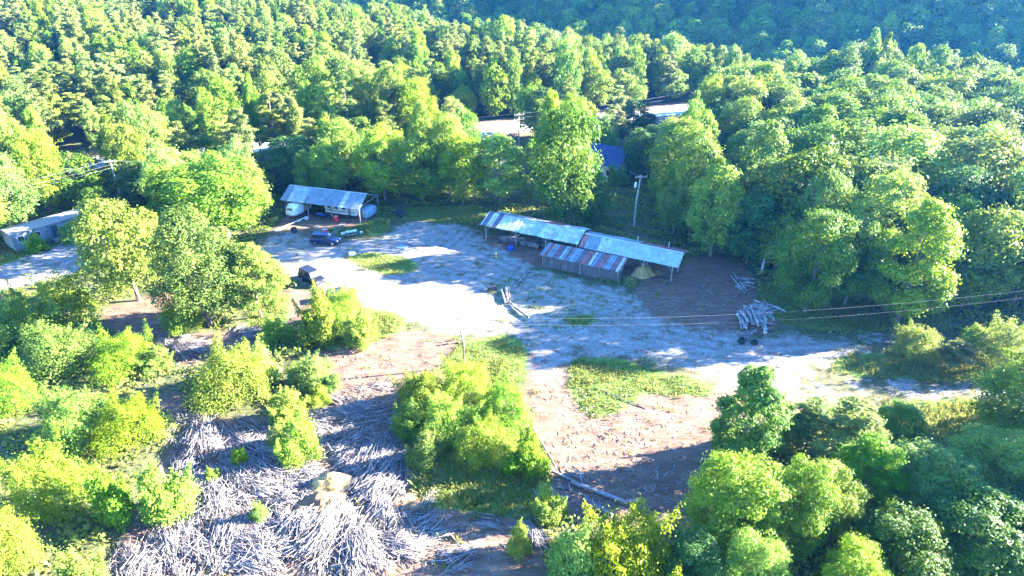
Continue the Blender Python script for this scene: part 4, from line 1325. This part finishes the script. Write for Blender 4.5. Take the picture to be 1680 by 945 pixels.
# ---- vehicles
def car(label, loc, rz, paint, L=4.7, W=1.85, Hc=1.78, cat='car', hood=1.25, long_roof=True):
    t = thing('parked_car', label, cat, loc, rz)
    h2 = L / 2
    gc = .32
    belt = 1.06
    # lower body
    mb = MB()
    mb.loft(body_loft([(-h2, W / 2 - .12, gc + .12, belt - .12, .1), (-h2 + .12, W / 2, gc, belt, .12), (h2 - hood - .1, W / 2, gc, belt, .12), (h2 - .25, W / 2 - .04, gc, belt - .1, .12), (h2, W / 2 - .16, gc + .1, belt - .3, .1)]))
    mb.build('body', M[paint], t)
    xb, xf = -h2 + .1, h2 - hood
    xr0, xr1 = -h2 + .32, h2 - hood - .62
    cw, rw = W / 2 - .06, W / 2 - .2
    mb = MB()
    lo = [(xb, -cw, belt - .02), (xf, -cw, belt - .02), (xf, cw, belt - .02), (xb, cw, belt - .02)]
    hi = [(xr0, -rw, Hc - .07), (xr1, -rw, Hc - .07), (xr1, rw, Hc - .07), (xr0, rw, Hc - .07)]
    mb.add(lo + hi, [(3, 2, 1, 0), (4, 5, 6, 7), (0, 1, 5, 4), (1, 2, 6, 5), (2, 3, 7, 6), (3, 0, 4, 7)])
    mb.build('cabin', M[paint], t, bevel=.04)
    mb = MB(); mb.loft(body_loft([(xr0 - .08, rw, Hc - .1, Hc - .04, .02), (xr0 + .1, rw + .05, Hc - .1, Hc, .03), (xr1 - .1, rw + .05, Hc - .1, Hc, .03), (xr1 + .08, rw - .03, Hc - .1, Hc - .05, .02)])); mb.build('roof', M[paint], t)
    def quad(nm, pts, mat, th=.012):
        pts = [Vector(q) for q in pts]
        nrm = (pts[1] - pts[0]).cross(pts[3] - pts[0]).normalized()
        m2 = MB(); a = [q + nrm * .022 for q in pts]; b = [q + nrm * (.022 + th) for q in pts]
        m2.add(a + b, [(3, 2, 1, 0), (4, 5, 6, 7), (0, 1, 5, 4), (1, 2, 6, 5), (2, 3, 7, 6), (3, 0, 4, 7)])
        m2.build(nm, mat, t)
    def sp(f, h, s):       # point on the cabin side at fraction f along, h up
        a = Vector((xb + (xf - xb) * f, s * cw, belt)); b = Vector((xr0 + (xr1 - xr0) * f, s * rw, Hc - .07))
        return a.lerp(b, h)
    for s in (-1, 1):
        for f0, f1 in ((.06, .36), (.39, .66), (.69, .93)):
            q = [sp(f0, .14, s), sp(f1, .14, s), sp(f1, .88, s), sp(f0, .88, s)]
            quad('window', q if s < 0 else q[::-1], M['carglass'])
    f = lambda a, b, h, s: Vector((a, s * cw, belt)).lerp(Vector((b, s * rw, Hc - .07)), h)
    quad('windshield', [f(xf, xr1, .1, -.92), f(xf, xr1, .1, .92), f(xf, xr1, .92, .92), f(xf, xr1, .92, -.92)], M['windshield'])
    quad('rear_window', [f(xb, xr0, .15, .86), f(xb, xr0, .15, -.86), f(xb, xr0, .88, -.86), f(xb, xr0, .88, .86)], M['carglass'])
    for x_ in (-h2 + .95, h2 - .85):
        for s in (-1, 1):
            w = MB(); tire_mesh(w, (x_, s * (W / 2 - .1), .36), .36, .24, 'Y', 18); wo_ = w.build('wheel', M['rubber'], t)
            m2 = MB(); m2.tube([(x_, s * (W / 2 - .19), .36), (x_, s * (W / 2 + .0), .36)], .215, 14); m2.build('rim', M['chrome'], wo_)
    for s in (-1, 1):
        mb = MB(); mb.box((h2 - .06, s * (W / 2 - .36), .74), (.1, .34, .17)); mb.build('headlight', M['lamp'], t, bevel=.02)
        mb = MB(); mb.box((-h2 + .04, s * (W / 2 - .24), .9), (.08, .14, .3)); mb.build('tail_light', M['redlamp'], t)
        mb = MB(); mb.box((xf - .1, s * (W / 2 + .07), belt + .08), (.12, .2, .14)); mb.build('mirror', M[paint], t, bevel=.02)
    mb = MB(); mb.box((h2 + .02, 0, .47), (.16, W * .9, .2)); mb.build('bumper', M['blackstuff'], t, bevel=.03)
    mb = MB(); mb.box((-h2 - .02, 0, .5), (.16, W * .92, .22)); mb.build('bumper', M['blackstuff'], t, bevel=.03)
    mb = MB(); mb.box((h2 - .005, 0, .72), (.04, .75, .2)); mb.build('grille', M['blackstuff'], t)
    return t
a, b = at(500, 456), at(524, 469)
car('dark blue parked vehicle seen side on near the red drum', at(534.5, 399), R(-8), 'blue_paint', L=4.8, Hc=1.8)
car('black boxy parked vehicle casting a shadow onto sunlit gravel beside a bush', at(513, 461.5), R(-41), 'black_paint', L=4.7, Hc=1.85)
car('low dark vehicle mostly hidden behind upright bushes', at(561, 489), R(20), 'black_paint', L=4.0, Hc=1.4)

# ---- house with the blue roof, mobile home
ph = at(990, 290)
t = thing('house', 'white house with dark blue gabled roof half hidden by trees', 'house', (ph.x + .3, ph.y + 2, 0), R(-38))
hw_, hl_ = 4.2, 5.5
mb = MB(); mb.box((0, 0, 1.75), (hl_ * 2, hw_ * 2, 3.5))
mb.add([(-hl_, -hw_, 3.5), (-hl_, hw_, 3.5), (-hl_, 0, 6.2), (-hl_ + .12, -hw_, 3.5), (-hl_ + .12, hw_, 3.5), (-hl_ + .12, 0, 6.2)], [(0, 2, 1), (3, 4, 5), (0, 3, 5, 2), (1, 2, 5, 4), (0, 1, 4, 3)])
mb.add([(hl_, -hw_, 3.5), (hl_, hw_, 3.5), (hl_, 0, 6.2), (hl_ - .12, -hw_, 3.5), (hl_ - .12, hw_, 3.5), (hl_ - .12, 0, 6.2)], [(0, 1, 2), (3, 5, 4), (0, 2, 5, 3), (1, 4, 5, 2), (0, 3, 4, 1)])
mb.build('wall', M['white'], t)
for s in (-1, 1):
    mb = MB(); pts = [(-hl_ - .5, s * (hw_ + .5), 3.22), (hl_ + .5, s * (hw_ + .5), 3.22), (hl_ + .5, s * .01, 6.35), (-hl_ - .5, s * .01, 6.35)]
    q = [(a_, b_, c_ + .16) for a_, b_, c_ in pts]
    mb.add(pts + q, [(3, 2, 1, 0), (4, 5, 6, 7), (0, 1, 5, 4), (1, 2, 6, 5), (2, 3, 7, 6), (3, 0, 4, 7)]); mb.build('roof', M['roofblue'], t)
mb = MB(); mb.bar((-hl_ - .5, -hw_ - .55, 3.3), (hl_ + .5, -hw_ - .55, 3.3), .12, .14); mb.build('gutter', M['white'], t)
for x_ in (-3.2, .2, 3.4):
    mb = MB(); mb.box((x_, -hw_ - .01, 1.9), (1.0, .08, 1.3)); w_ = mb.build('window', M['tin_edge'], t)
    mb = MB(); mb.box((x_, -hw_ - .055, 1.9), (.82, .03, 1.12)); mb.build('pane', M['carglass'], w_)
mb = MB(); mb.box((hl_ + .02, .6, 1.1), (.06, 1.0, 2.1)); mb.build('door', M['darkstripe'], t)

pm0, pm1 = at(28, 414), at(152, 377)
dm = (pm1 - pm0); L_m = dm.length; rzm = math.atan2(dm.y, dm.x); nm_ = Vector((-math.sin(rzm), math.cos(rzm), 0))
pc = pm0.lerp(pm1, .5) + nm_ * 2.1
t = thing('mobile_home', 'long white mobile home with pale flat roof behind the driveway at left', 'mobile home', (pc.x, pc.y, 0), rzm)
mb = MB(); mb.box((0, 0, 1.75), (L_m, 4.0, 2.5)); mb.build('wall', M['offwhite'], t)
mb = MB(); mb.box((0, 0, .26), (L_m - .2, 3.8, .5)); mb.build('skirting', M['tin_blue'], t)
mb = MB(); mb.loft([[(-L_m / 2 - .15, -2.15, 3.0), (-L_m / 2 - .15, 0, 3.35), (-L_m / 2 - .15, 2.15, 3.0), (-L_m / 2 - .15, 0, 2.98)], [(L_m / 2 + .15, -2.15, 3.0), (L_m / 2 + .15, 0, 3.35), (L_m / 2 + .15, 2.15, 3.0), (L_m / 2 + .15, 0, 2.98)]]); mb.build('roof', M['post'], t)  # roof given the darker timber colour to stand in for shade
for x_ in (-4.6, -2.2, 2.6, 4.8):
    mb = MB(); mb.box((x_, -2.01, 1.95), (1.0, .06, .95)); w_ = mb.build('window', M['tin_edge'], t)
    mb = MB(); mb.box((x_, -2.045, 1.95), (.84, .03, .8)); mb.build('pane', M['carglass'], w_)
mb = MB(); mb.box((.3, -2.02, 1.55), (.95, .06, 2.05)); d_ = mb.build('door', M['darkstripe'], t)
mb = MB(); mb.box((.65, -2.07, 1.5), (.06, .05, .06)); mb.build('handle', M['chrome'], d_)
mb = MB(); mb.box((.3, -2.7, .25), (1.6, 1.2, .5)); mb.build('step', M['post'], t)

# ---- utility poles and wires
def pole(px, by, ty, label, arm=2.4, arm_rz=0.0, transformer=False, r=.15, arms=1, dx=0.0, bare=False, mat='darkpost'):
    p = at(px, by)
    z0 = tz(p.x, p.y)
    h = zat(p.y, ty) - z0
    t = thing('utility_pole', label, 'pole', (p.x, p.y, z0), arm_rz)
    mb = MB(); mb.tube([(0, 0, -.3), (0, 0, h * .5), (dx, 0, h)], [r, r * .85, r * .65], 9); mb.build('shaft', M[mat], t)
    if not bare:
        for k in range(arms):
            zz_ = h - .35 - k * 1.1
            mb = MB(); mb.box((dx, -r - .02, zz_), (arm, .11, .13)); a_ = mb.build('crossarm', M['post'], t)
            for x_ in (-arm / 2 + .12, -arm / 5, arm / 2 - .12):
                m2 = MB(); m2.tube([(dx + x_, -r - .02, zz_ + .06), (dx + x_, -r - .02, zz_ + .16), (dx + x_, -r - .02, zz_ + .26)], [.05, .07, .03], 8); m2.build('insulator', M['concrete'], a_)
    if transformer:
        mb = MB(); mb.tube([(-r - .25, 0, h - 2.2), (-r - .25, 0, h - 2.1), (-r - .25, 0, h - 1.35), (-r - .25, 0, h - 1.25)], [.2, .24, .24, .16], 14); mb.build('transformer', M['concrete'], t)
    return t, Vector((p.x, p.y, z0 + h))
_, top1 = pole(1040, 372, 287, 'grey utility pole with crossarm and transformer behind the long shelter', 2.1, R(10), True, r=.19, dx=.35, mat='polewood')
_, top2 = pole(851, 236, 186, 'utility pole with crossarm beside the far road', 2.6, R(20), arms=2, r=.19, mat='polewood')
_, top3 = pole(762, 600, 520, 'bare leaning pole without crossarm above the central thicket', r=.13, dx=-.55, bare=True, mat='darkpost')
top3 += Vector((-.55, 0, 0))
_, top4 = pole(455, 300, 256, 'small utility pole with crossarm rising behind the left shelter', 1.8, R(10), mat='polewood')
_, top5 = pole(205, 345, 262, 'utility pole by the back lane carrying wires past the mobile home', 1.9, R(20), mat='polewood')
top6 = Vector((-108, 84, 8.2))
def wire(a, b, sag, label, r=.018, n=22):
    a = Vector(a); b = Vector(b)
    mb = MB(); mb.tube([a.lerp(b, k / n) - Vector((0, 0, sag * 4 * (k / n) * (1 - k / n))) for k in range(n + 1)], r, 5)
    tag(mb.build('power_line', M['wire']), label, 'wire')
e1 = at(1770, 466, 9.0)
wire(top3 + Vector((0, 0, -.1)), e1, 1.6, 'upper of the two thin wires crossing the dirt yard to the right edge', .009)
wire(top3 + Vector((0, 0, -.75)), e1 + Vector((0, 0, -.9)), 1.9, 'lower of the two thin wires crossing the dirt yard to the right edge', .009)
for k, dz_, lab in ((0, -.1, 'upper wire running from the lane pole past the mobile home'), (1, -.9, 'middle wire running from the lane pole past the mobile home'), (2, -1.5, 'lower wire running from the lane pole past the mobile home')):
    wire(top5 + Vector((0, 0, dz_)), top6 + Vector((0, 0, dz_)), 1.0, lab)
    wire(top5 + Vector((0, 0, dz_)), top4 + Vector((0, 0, dz_ * .5)), .8, lab.replace('past the mobile home', 'toward the small pole behind the shelter'))
for k, dz_, w_ in ((0, .0, 'top'), (1, -1.0, 'second'), (2, -2.3, 'third')):
    wire(top2 + Vector((0, 0, dz_)), Vector((60, 186, 9.5 + dz_)), 1.0, w_ + ' wire running along the far road right of its pole')
    wire(top2 + Vector((0, 0, dz_)), Vector((-40, 150, 8.5 + dz_)), 1.0, w_ + ' wire running along the far road left of its pole')
wire(top1 + Vector((.4, 0, -.3)), at(1063, 392), 0.0, 'guy wire slanting down from the transformer pole to the ground', .010, 2)
wire(top1 + Vector((.2, 0, -.2)), Vector((20, 128, 5.4)), .4, 'service wire from the transformer pole to the blue roofed house')

# ---- bare dead tree
p = at(1249, 448)
hs = zat(p.y, 402)
t = thing('dead_tree', 'bare pale dead tree snag with short broken branches at the woods edge', 'dead tree', (p.x, p.y, 0))
mb = MB(); mb.tube([(0, 0, -.2), (.05, 0, hs * .4), (.15, 0, hs * .75), (.35, 0, hs)], [.22, .17, .1, .04], 8); mb.build('trunk', M['deadwood'], t)
g = random.Random(8)
for k in range(13):
    z_ = hs * (.25 + .055 * k); a = g.uniform(0, 6.28); l = g.uniform(.7, 1.7) * (1.15 - .5 * k / 13)
    mb = MB(); mb.tube([(.06 + .02 * k * .8, 0, z_), (math.cos(a) * l * .6, math.sin(a) * l * .6, z_ + g.uniform(-.05, .3)), (math.cos(a) * l, math.sin(a) * l, z_ + g.uniform(-.1, .5))], [.06, .04, .015], 5); mb.build('branch', M['deadwood'], t)

# ------------------------------------------------------------------ logs and slabs
def log(px0, py0, px1, py1, r, label, z=None, group=None, mat='log', cat='log', name='log', z1=None):
    a = at(px0, py0); b = at(px1, py1)
    z = r if z is None else z
    a.z = z; b.z = z if z1 is None else z1
    mb = MB()
    mid = a.lerp(b, .5) + Vector((random.Random(px0).uniform(-.04, .04), 0, .02))
    mb.tube([a, a.lerp(mid, .5) + Vector((0, 0, .012)), mid, mid.lerp(b, .5) - Vector((0, .01, 0)), b], [r, r * 1.02, r * .9, r * .93, r * .8], 9, cap=False)
    o = mb.build(name, M[mat])
    tag(o, label, cat, group)
    for q, qq, s in ((a, b, 1), (b, a, .8)):
        d = (q - qq).normalized()
        m2 = MB(); m2.tube([q - d * .02, q + d * .012], r * s * .98, 9); m2.build('cut_end', M['logend'], o)
    return o

g = random.Random(12)
k = 0
G1 = 'grey logs heaped at the edge of the woods'
for i in range(18):      # parallel row
    f = i / 17
    x0 = 1207 + 33 * f + g.uniform(-1.5, 1.5); y0 = 520 - 8 * math.sin(f * 3) + g.uniform(-3, 3)
    log(x0, y0, x0 + 9 + g.uniform(-7, 12), y0 + 24 + g.uniform(-9, 6), g.uniform(.09, .2), 'grey log lying in the parallel row of the log heap', g.uniform(.18, .75), G1, mat='log' if i % 6 else 'slab')
for i in range(64):      # tangled part
    cx, cy = 1247 + g.gauss(0, 1) * 12, 513 + g.gauss(0, 1) * 8
    a = g.uniform(-.3, 1.0); l = g.uniform(7, 14)
    zb = max(.12, .75 - .05 * math.hypot(cx - 1247, (cy - 513) * 1.6) + g.uniform(-.1, .15))
    log(cx - l * math.cos(a), cy - l * .6 * math.sin(a), cx + l * math.cos(a), cy + l * .6 * math.sin(a), g.uniform(.1, .17), 'short grey log in the tangled part of the log heap', zb, G1, z1=max(.1, zb + g.uniform(-.25, .25)))
log(1220, 559, 1240, 544, .2, 'pale single log lying across the lower end of the log heap', .22, mat='slab')
log(1254, 549, 1255, 522, .19, 'thick grey log pointing straight at the log heap from its right side', .3)
for i in range(6):
    x0 = 1208 + 4 * i; log(x0, 547 + g.uniform(-1, 1), x0 + 9, 553 + g.uniform(-1, 2), .06, 'thin board in the small bundle below the log heap', .1 + .03 * i, 'thin boards below the log heap', mat='slab', cat='board', name='board')
log(1199, 455, 1221, 482, .13, 'long pale log, left one of a pair at the woods edge', .2, mat='slab')
log(1205, 453, 1224, 479, .13, 'long pale log, right one of a pair at the woods edge', .25, mat='slab')
for i in range(16):
    cx, cy = 1219 + g.uniform(-12, 14), 466 + g.uniform(-9, 8); a = g.uniform(-.2, .9); l = g.uniform(5, 9)
    log(cx - l * math.cos(a), cy - l * .6 * math.sin(a), cx + l * math.cos(a), cy + l * .6 * math.sin(a), g.uniform(.05, .1), 'thin grey pole scattered under the pair of long pale logs', g.uniform(.07, .25), 'thin poles under the pair of long logs', mat='log', cat='pole', name='thin_pole')
for px_, py_, rzz, lab in ((1216, 562, 0, 'black tire lying flat below the log heap, left of the other tire'), (1237, 563, 1, 'black tire lying flat below the log heap beside a weed tuft')):
    p = at(px_, py_)
    t = thing('tire', lab, 'tire', p, rzz)
    mb = MB(); tire_mesh(mb, (0, 0, .15), .46, .3); mb.build('tread', M['rubber'], t)
    if px_ < 1220:
        mb = MB(); tire_mesh(mb, (.1, .05, .44), .44, .26); mb.build('tread', M['rubber'], t)
# low log edging in the middle of the yard
ED = [(869, 445, 845, 471, .16, 'pale grey log pointing toward the plank shed'), (822, 478, 829, 499, .2, 'left of three short pale logs standing proud in the weedy edging'), (830, 474, 833, 497, .22, 'middle of three short pale logs standing proud in the weedy edging'),
      (834, 473, 837, 498, .15, 'right of three short pale logs standing proud in the weedy edging'), (838, 499, 846, 507, .15, 'short log between the pale logs and dark edging log'), (846, 507, 868, 523, .2, 'dark curved log at the lower end of the weedy edging')]
for e in ED: log(*e, mat='slab' if 'pale' in e[5] else 'log')
for e in ((872, 700, 912, 768, .12, 'long thin log edging the dirt clearing above the other fallen logs'), (905, 775, 950, 795, .13, 'fallen log joining the edging pole to the whitish trunk'), (938, 793, 1024, 826, .2, 'long whitish fallen trunk at the lower edge of the dirt clearing'),
          (958, 822, 1004, 849, .24, 'thick grey log below the long whitish trunk'), (1024, 826, 1050, 824, .17, 'short log stub at the right end of the whitish trunk'), (915, 800, 950, 812, .09, 'thin grey pole under the whitish trunk'),
          (538, 652, 560, 664, .2, 'short thick log lying by the small yellow bush'), (985, 640, 1060, 672, .06, 'thin dark pole in the weeds of the dirt clearing')): log(*e, mat='slab')
for i in range(22):
    cx, cy = 915 + g.uniform(-45, 40), 795 + g.uniform(-28, 22); a = g.uniform(-.2, 1.4); l = g.uniform(5, 13)
    log(cx - l * math.cos(a), cy - l * math.sin(a), cx + l * math.cos(a), cy + l * math.sin(a), g.uniform(.03, .07), 'loose grey stick lying in weeds beside the whitish trunk', .12, 'loose sticks beside the whitish trunk', mat='slab', cat='stick', name='stick')

# slab wood: heaps of sawmill slabs, each heap with its own lie
HEAPS = [  # centre px, spread px, direction px, height m, count
    (335, 735, 34, 42, (-14, 60), 1.3, 330), (300, 800, 40, 40, (10, 60), 1.0, 300), (360, 820, 55, 50, (40, 60), .9, 380), (300, 900, 60, 45, (15, 60), .8, 300),
    (440, 735, 60, 26, (60, 10), .8, 300), (430, 790, 70, 40, (60, 45), 1.0, 420), (480, 800, 50, 36, (60, 10), .8, 260),
    (612, 775, 40, 55, (-32, 50), 1.3, 520), (640, 830, 36, 40, (-30, 52), .7, 240), (640, 735, 36, 30, (50, -18), .5, 150),
    (520, 880, 70, 45, (-45, 52), 1.4, 560), (590, 905, 45, 40, (26, 60), 1.0, 340), (420, 905, 70, 40, (60, 30), .9, 380), (370, 880, 45, 40, (-15, 60), .8, 240),
    (560, 690, 60, 22, (60, -6), .45, 200), (660, 900, 50, 26, (60, 10), .5, 150), (740, 905, 70, 26, (60, -20), .3, 110), (235, 925, 45, 34, (30, 55), .6, 200),
    (310, 575, 32, 14, (50, 26), 1.0, 170), (292, 560, 26, 12, (60, 14), .8, 100), (408, 547, 26, 9, (40, -30), .7, 90), (880, 884, 20, 15, (32, 44), .5, 80), (690, 820, 30, 60, (40, -34), .15, 70),
    (585, 760, 30, 40, (-40, 40), .9, 160), (395, 720, 45, 30, (30, 55), .7, 200), (545, 735, 45, 30, (55, -20), .5, 160), (500, 700, 60, 24, (50, 20), .4, 140), (590, 660, 40, 26, (60, 8), .2, 80), (300, 690, 30, 24, (40, 40), .3, 60),
]
rg = np.random.default_rng(77)
recs = []
for cx, cy, sx, sy, dr, hh_, cnt in HEAPS:
    a = at(cx, cy); b = at(cx + dr[0] * .2, cy + dr[1] * .2)
    th0 = math.atan2(b.y - a.y, b.x - a.x)
    bnd = [(rg.normal() * .6, rg.normal() * .6, rg.normal() * .42, rg.uniform(.4, 1.0), rg.normal() * .07) for _ in range(max(3, cnt // 11))]
    for _ in range(int(cnt * 2.9)):
        b_ = bnd[rg.integers(len(bnd))]
        gx_, gy_ = b_[0] + rg.normal() * .19, b_[1] + rg.normal() * .19
        p = at(cx + gx_ * sx, cy + gy_ * sy)
        rr = math.hypot(gx_, gy_)
        z = .8 * hh_ * max(0, 1 - (rr / 1.3) ** 2) * b_[3] * rg.uniform(.7, 1.1) + .03
        stray = rg.random() < .25
        th = th0 + gx_ * .1 + b_[2] * .8 + rg.normal() * (.13 if not stray else .9)
        tl = -np.clip((gx_ * dr[0] / 60 + gy_ * dr[1] / 60), -1, 1) * .14 * hh_ + .7 * b_[4] + rg.normal() * .05
        if math.sin(p.x * 1.1 + 1.3 * math.sin(p.y * .8)) * math.sin(p.y * 1.25 + .5 * p.x) > .5 and rg.random() < .75: continue
        recs.append((p.x, p.y, z, th, tl, rg.uniform(.6, 2.5), rg.uniform(.022, .056), rg.uniform(.015, .03), rg.random(), rg.normal() * .4))
recs = np.array(recs)
depth = recs[:, 1] * math.cos(CP) - (recs[:, 2] - CH) * math.sin(CP)
ppx = 840 + CF * recs[:, 0] / depth
ppy = 472.5 - CF * (recs[:, 1] * math.sin(CP) + (recs[:, 2] - CH) * math.cos(CP)) / depth
big = recs[:, 5] * recs[:, 6] / depth ** 2 * (ppx > 5) * (ppx < 1675) * (ppy < 935) * (1 + recs[:, 2])
order = np.argsort(-big)
def slab_rot(r):
    return Matrix.Rotation(r[3], 3, 'Z') @ Matrix.Rotation(r[4], 3, 'Y') @ Matrix.Rotation(r[9], 3, 'X')
# a slab: flat sawn face below, rounded bark face above, ragged ends
SLABS = []
for v in range(4):
    g = random.Random(v)
    rings = []
    for i in range(5):
        f = i / 4 - .5; bend = .01 * math.sin(i * 1.7 + v); w = .5 * (1 - .25 * abs(f) * g.random())
        rings.append([(f, -w + bend, 0), (f, w + bend, 0), (f, w * .6 + bend, .8), (f, bend, 1.0), (f, -w * .6 + bend, .8)])
    mb = MB(); mb.loft(rings); SLABS.append(mb.mesh('slab_board', M['slab']))
labels = [('grey sawmill slab lying loose on top of the big slab heap', 'loose slabs on top of the big slab heap')]
for i in order[:300]:
    r = recs[i]
    o = bpy.data.objects.new('sawmill_offcut', SLABS[int(r[8] * 3.99)])
    C.objects.link(o)
    o.matrix_world = Matrix.Translation((r[0], r[1], r[2] + .05)) @ slab_rot(r).to_4x4() @ Matrix.Diagonal((r[5], r[6], r[7] * 1.3, 1))
    tag(o, labels[0][0], 'slab', labels[0][1])
rest = recs[order[300:]]
tmpl = np.array([(a_, b_, c_) for a_ in (-.5, .5) for b_, c_ in ((-.5, 0), (.5, 0), (.3, 1), (-.3, 1))])
tf = np.array([(3, 2, 1, 0), (4, 5, 6, 7), (0, 1, 5, 4), (1, 2, 6, 5), (2, 3, 7, 6), (3, 0, 4, 7)])
VV = []; FF = []
for i, r in enumerate(rest):
    m3 = np.array(slab_rot(r))
    VV.append((tmpl * np.array([r[5], r[6], r[7]])) @ m3.T + r[:3])
    FF.append(tf + i * 8)
def stuff_slab_mat():
    m, nt, out = new_mat('heaped_slab_wood')
    N = nt.nodes.new; L = nt.links.new
    b = N('ShaderNodeBsdfPrincipled'); b.inputs['Roughness'].default_value = .85; b.inputs['Specular IOR Level'].default_value = .2
    a = N('ShaderNodeAttribute'); a.attribute_name = 'tone'
    r = N('ShaderNodeValToRGB'); e = r.color_ramp.elements
    e[0].color = (.045, .036, .032, 1); e[1].color = (.34, .305, .285, 1)
    e.new(.5).color = (.16, .137, .128, 1)
    L(a.outputs['Fac'], r.inputs[0]); L(r.outputs[0], b.inputs['Base Color']); L(b.outputs[0], out.inputs[0])
    return m
M['heap'] = stuff_slab_mat()
tag(link('slab_wood_debris', np_mesh('slab_wood_debris', np.concatenate(VV), np.concatenate(FF), M['heap'], np.repeat(rest[:, 8], 8))), 'tangled heaps of weathered grey sawmill slabs on the slope', 'debris', kind='stuff')

# mounds of sawdust and straw among the slabs, straw under the long shelter
def mound(px, py, rx, ry, h, mat, name, label, cat, rz=0, seed=0):
    p = at(px, py)
    n1, n2 = 12, 26
    g = np.random.default_rng(seed)
    ph = g.uniform(0, 6.28, 4)
    vs = [(0, 0, h)]; fs = []
    for i in range(1, n1 + 1):
        for k_ in range(n2):
            a = 6.2832 * k_ / n2; f = i / n1
            wob = 1 + .14 * math.sin(2 * a + ph[0]) + .10 * math.sin(5 * a + ph[1]) + .05 * math.sin(9 * a + ph[2])
            z_ = h * (1 - f * f) ** 1.3 * (1 + .18 * math.sin(4 * f * a + ph[3])) + .05 * g.normal() * (1 - f)
            vs.append((math.cos(a) * rx * f * wob, math.sin(a) * ry * f * wob, z_ - .12 * (i == n1)))
    for k_ in range(n2): fs.append((0, 1 + k_, 1 + (k_ + 1) % n2))
    for i in range(n1 - 1):
        for k_ in range(n2):
            fs.append((1 + i * n2 + k_, 1 + (i + 1) * n2 + k_, 1 + (i + 1) * n2 + (k_ + 1) % n2, 1 + i * n2 + (k_ + 1) % n2))
    mb = MB(); mb.add(vs, fs)
    o = mb.build(name, M[mat], smooth=True)
    o.location = (p.x, p.y, 0); o.rotation_euler = (0, 0, rz)
    tag(o, label, cat)
mound(530, 830, 2.6, 2.2, .9, 'sawdust', 'sawdust_mound', 'brown sawdust mound between the slab heaps', 'mound', .5, 1)
mound(545, 797, 2.2, 1.3, 1.3, 'hay', 'straw_mound', 'yellow straw topped mound among the slab heaps', 'mound', .2, 2)
mound(660, 830, 1.8, 1.6, .5, 'sawdust', 'sawdust_mound', 'low brown dirt mound right of the bright slab fan', 'mound', 0, 3)
mound(1055, 449, 2.0, 1.6, 1.5, 'hay', 'straw_mound', 'yellow straw pile under the right end of the long shelter', 'pile', 0, 4)
mound(1074, 446, 1.4, 1.2, .8, 'sawdust', 'sawdust_mound', 'brown pile under the long shelter beside the straw pile', 'pile', 0, 5)

# stacks of sawn boards under the long shelter
def board_stack(c, rz, L_, W_, n, label):
    t = thing('board_stack', label, 'board stack', c, rz)
    g = random.Random(n * 7)
    for i in range(n):
        mb = MB()
        k_ = 5
        for j in range(k_):
            w = W_ / k_
            mb.box((g.uniform(-.15, .15), -W_ / 2 + w * (j + .5), .12 + i * .11), (L_ + g.uniform(-.5, .3), w * .92, .055))
        mb.build('layer', M['slab'], t)
    mb = MB()
    for x_ in (-L_ * .35, 0, L_ * .35): mb.box((x_, 0, .045), (.1, W_, .09))
    mb.build('bearer', M['post'], t)
for u, a_, rr, nl, lab in ((4.3, 2.0, .55, 7, 'stack of grey boards under the left end of the long shelter'), (8.0, 2.0, .1, 9, 'stack of grey boards under the long shelter beside the blue drum'), (10.2, 3.0, -.2, 6, 'low stack of boards behind the left corner of the plank shed')):
    q = O + U * u + Nn * a_
    board_stack((q.x, q.y, 0), ang + rr, 3.4, 1.4, nl, lab)

# chips and sticks strewn over the yard
rg = np.random.default_rng(31)
VV = []; FF = []; TT = []; i = 0
for cx, cy, sx, sy, cnt in ((1160, 490, 110, 55, 420), (1000, 700, 130, 70, 500), (700, 880, 160, 50, 500), (930, 810, 80, 40, 300), (1240, 540, 120, 40, 260), (950, 520, 130, 45, 380), (600, 600, 120, 50, 260), (620, 680, 90, 40, 300), (280, 600, 70, 50, 200), (1080, 790, 80, 40, 220), (520, 790, 260, 90, 700)):
    for _ in range(cnt):
        p = at(cx + rg.normal() * sx * .6, cy + rg.normal() * sy * .6)
        l = rg.uniform(.12, .6); w = rg.uniform(.02, .06)
        m3 = np.array(Matrix.Rotation(rg.uniform(0, 6.28), 3, 'Z'))
        VV.append((tmpl * np.array([l, w, .03])) @ m3.T + np.array([p.x, p.y, .01])); FF.append(tf + i * 8); TT += [rg.random()] * 8; i += 1
tag(link('wood_chips', np_mesh('wood_chips', np.concatenate(VV), np.concatenate(FF), M['heap'], TT)), 'pale wood chips and sticks strewn over the dirt', 'wood chips', kind='stuff')

# ------------------------------------------------------------------ air
def haze():
    m, nt, out = new_mat('hazy_air')
    v = nt.nodes.new('ShaderNodeVolumePrincipled')
    v.inputs['Color'].default_value = (.08, .32, 1.0, 1)
    v.inputs['Density'].default_value = HAZE
    v.inputs['Anisotropy'].default_value = .35
    nt.links.new(v.outputs[0], out.inputs['Volume'])
    mb = MB(); mb.box((0, 420, 80), (1640, 1000, 230))
    o = mb.build('haze', m)
    tag(o, 'thin blue morning haze in the air over the far ridge', 'haze', kind='stuff')
HAZE = 0.00009
haze()
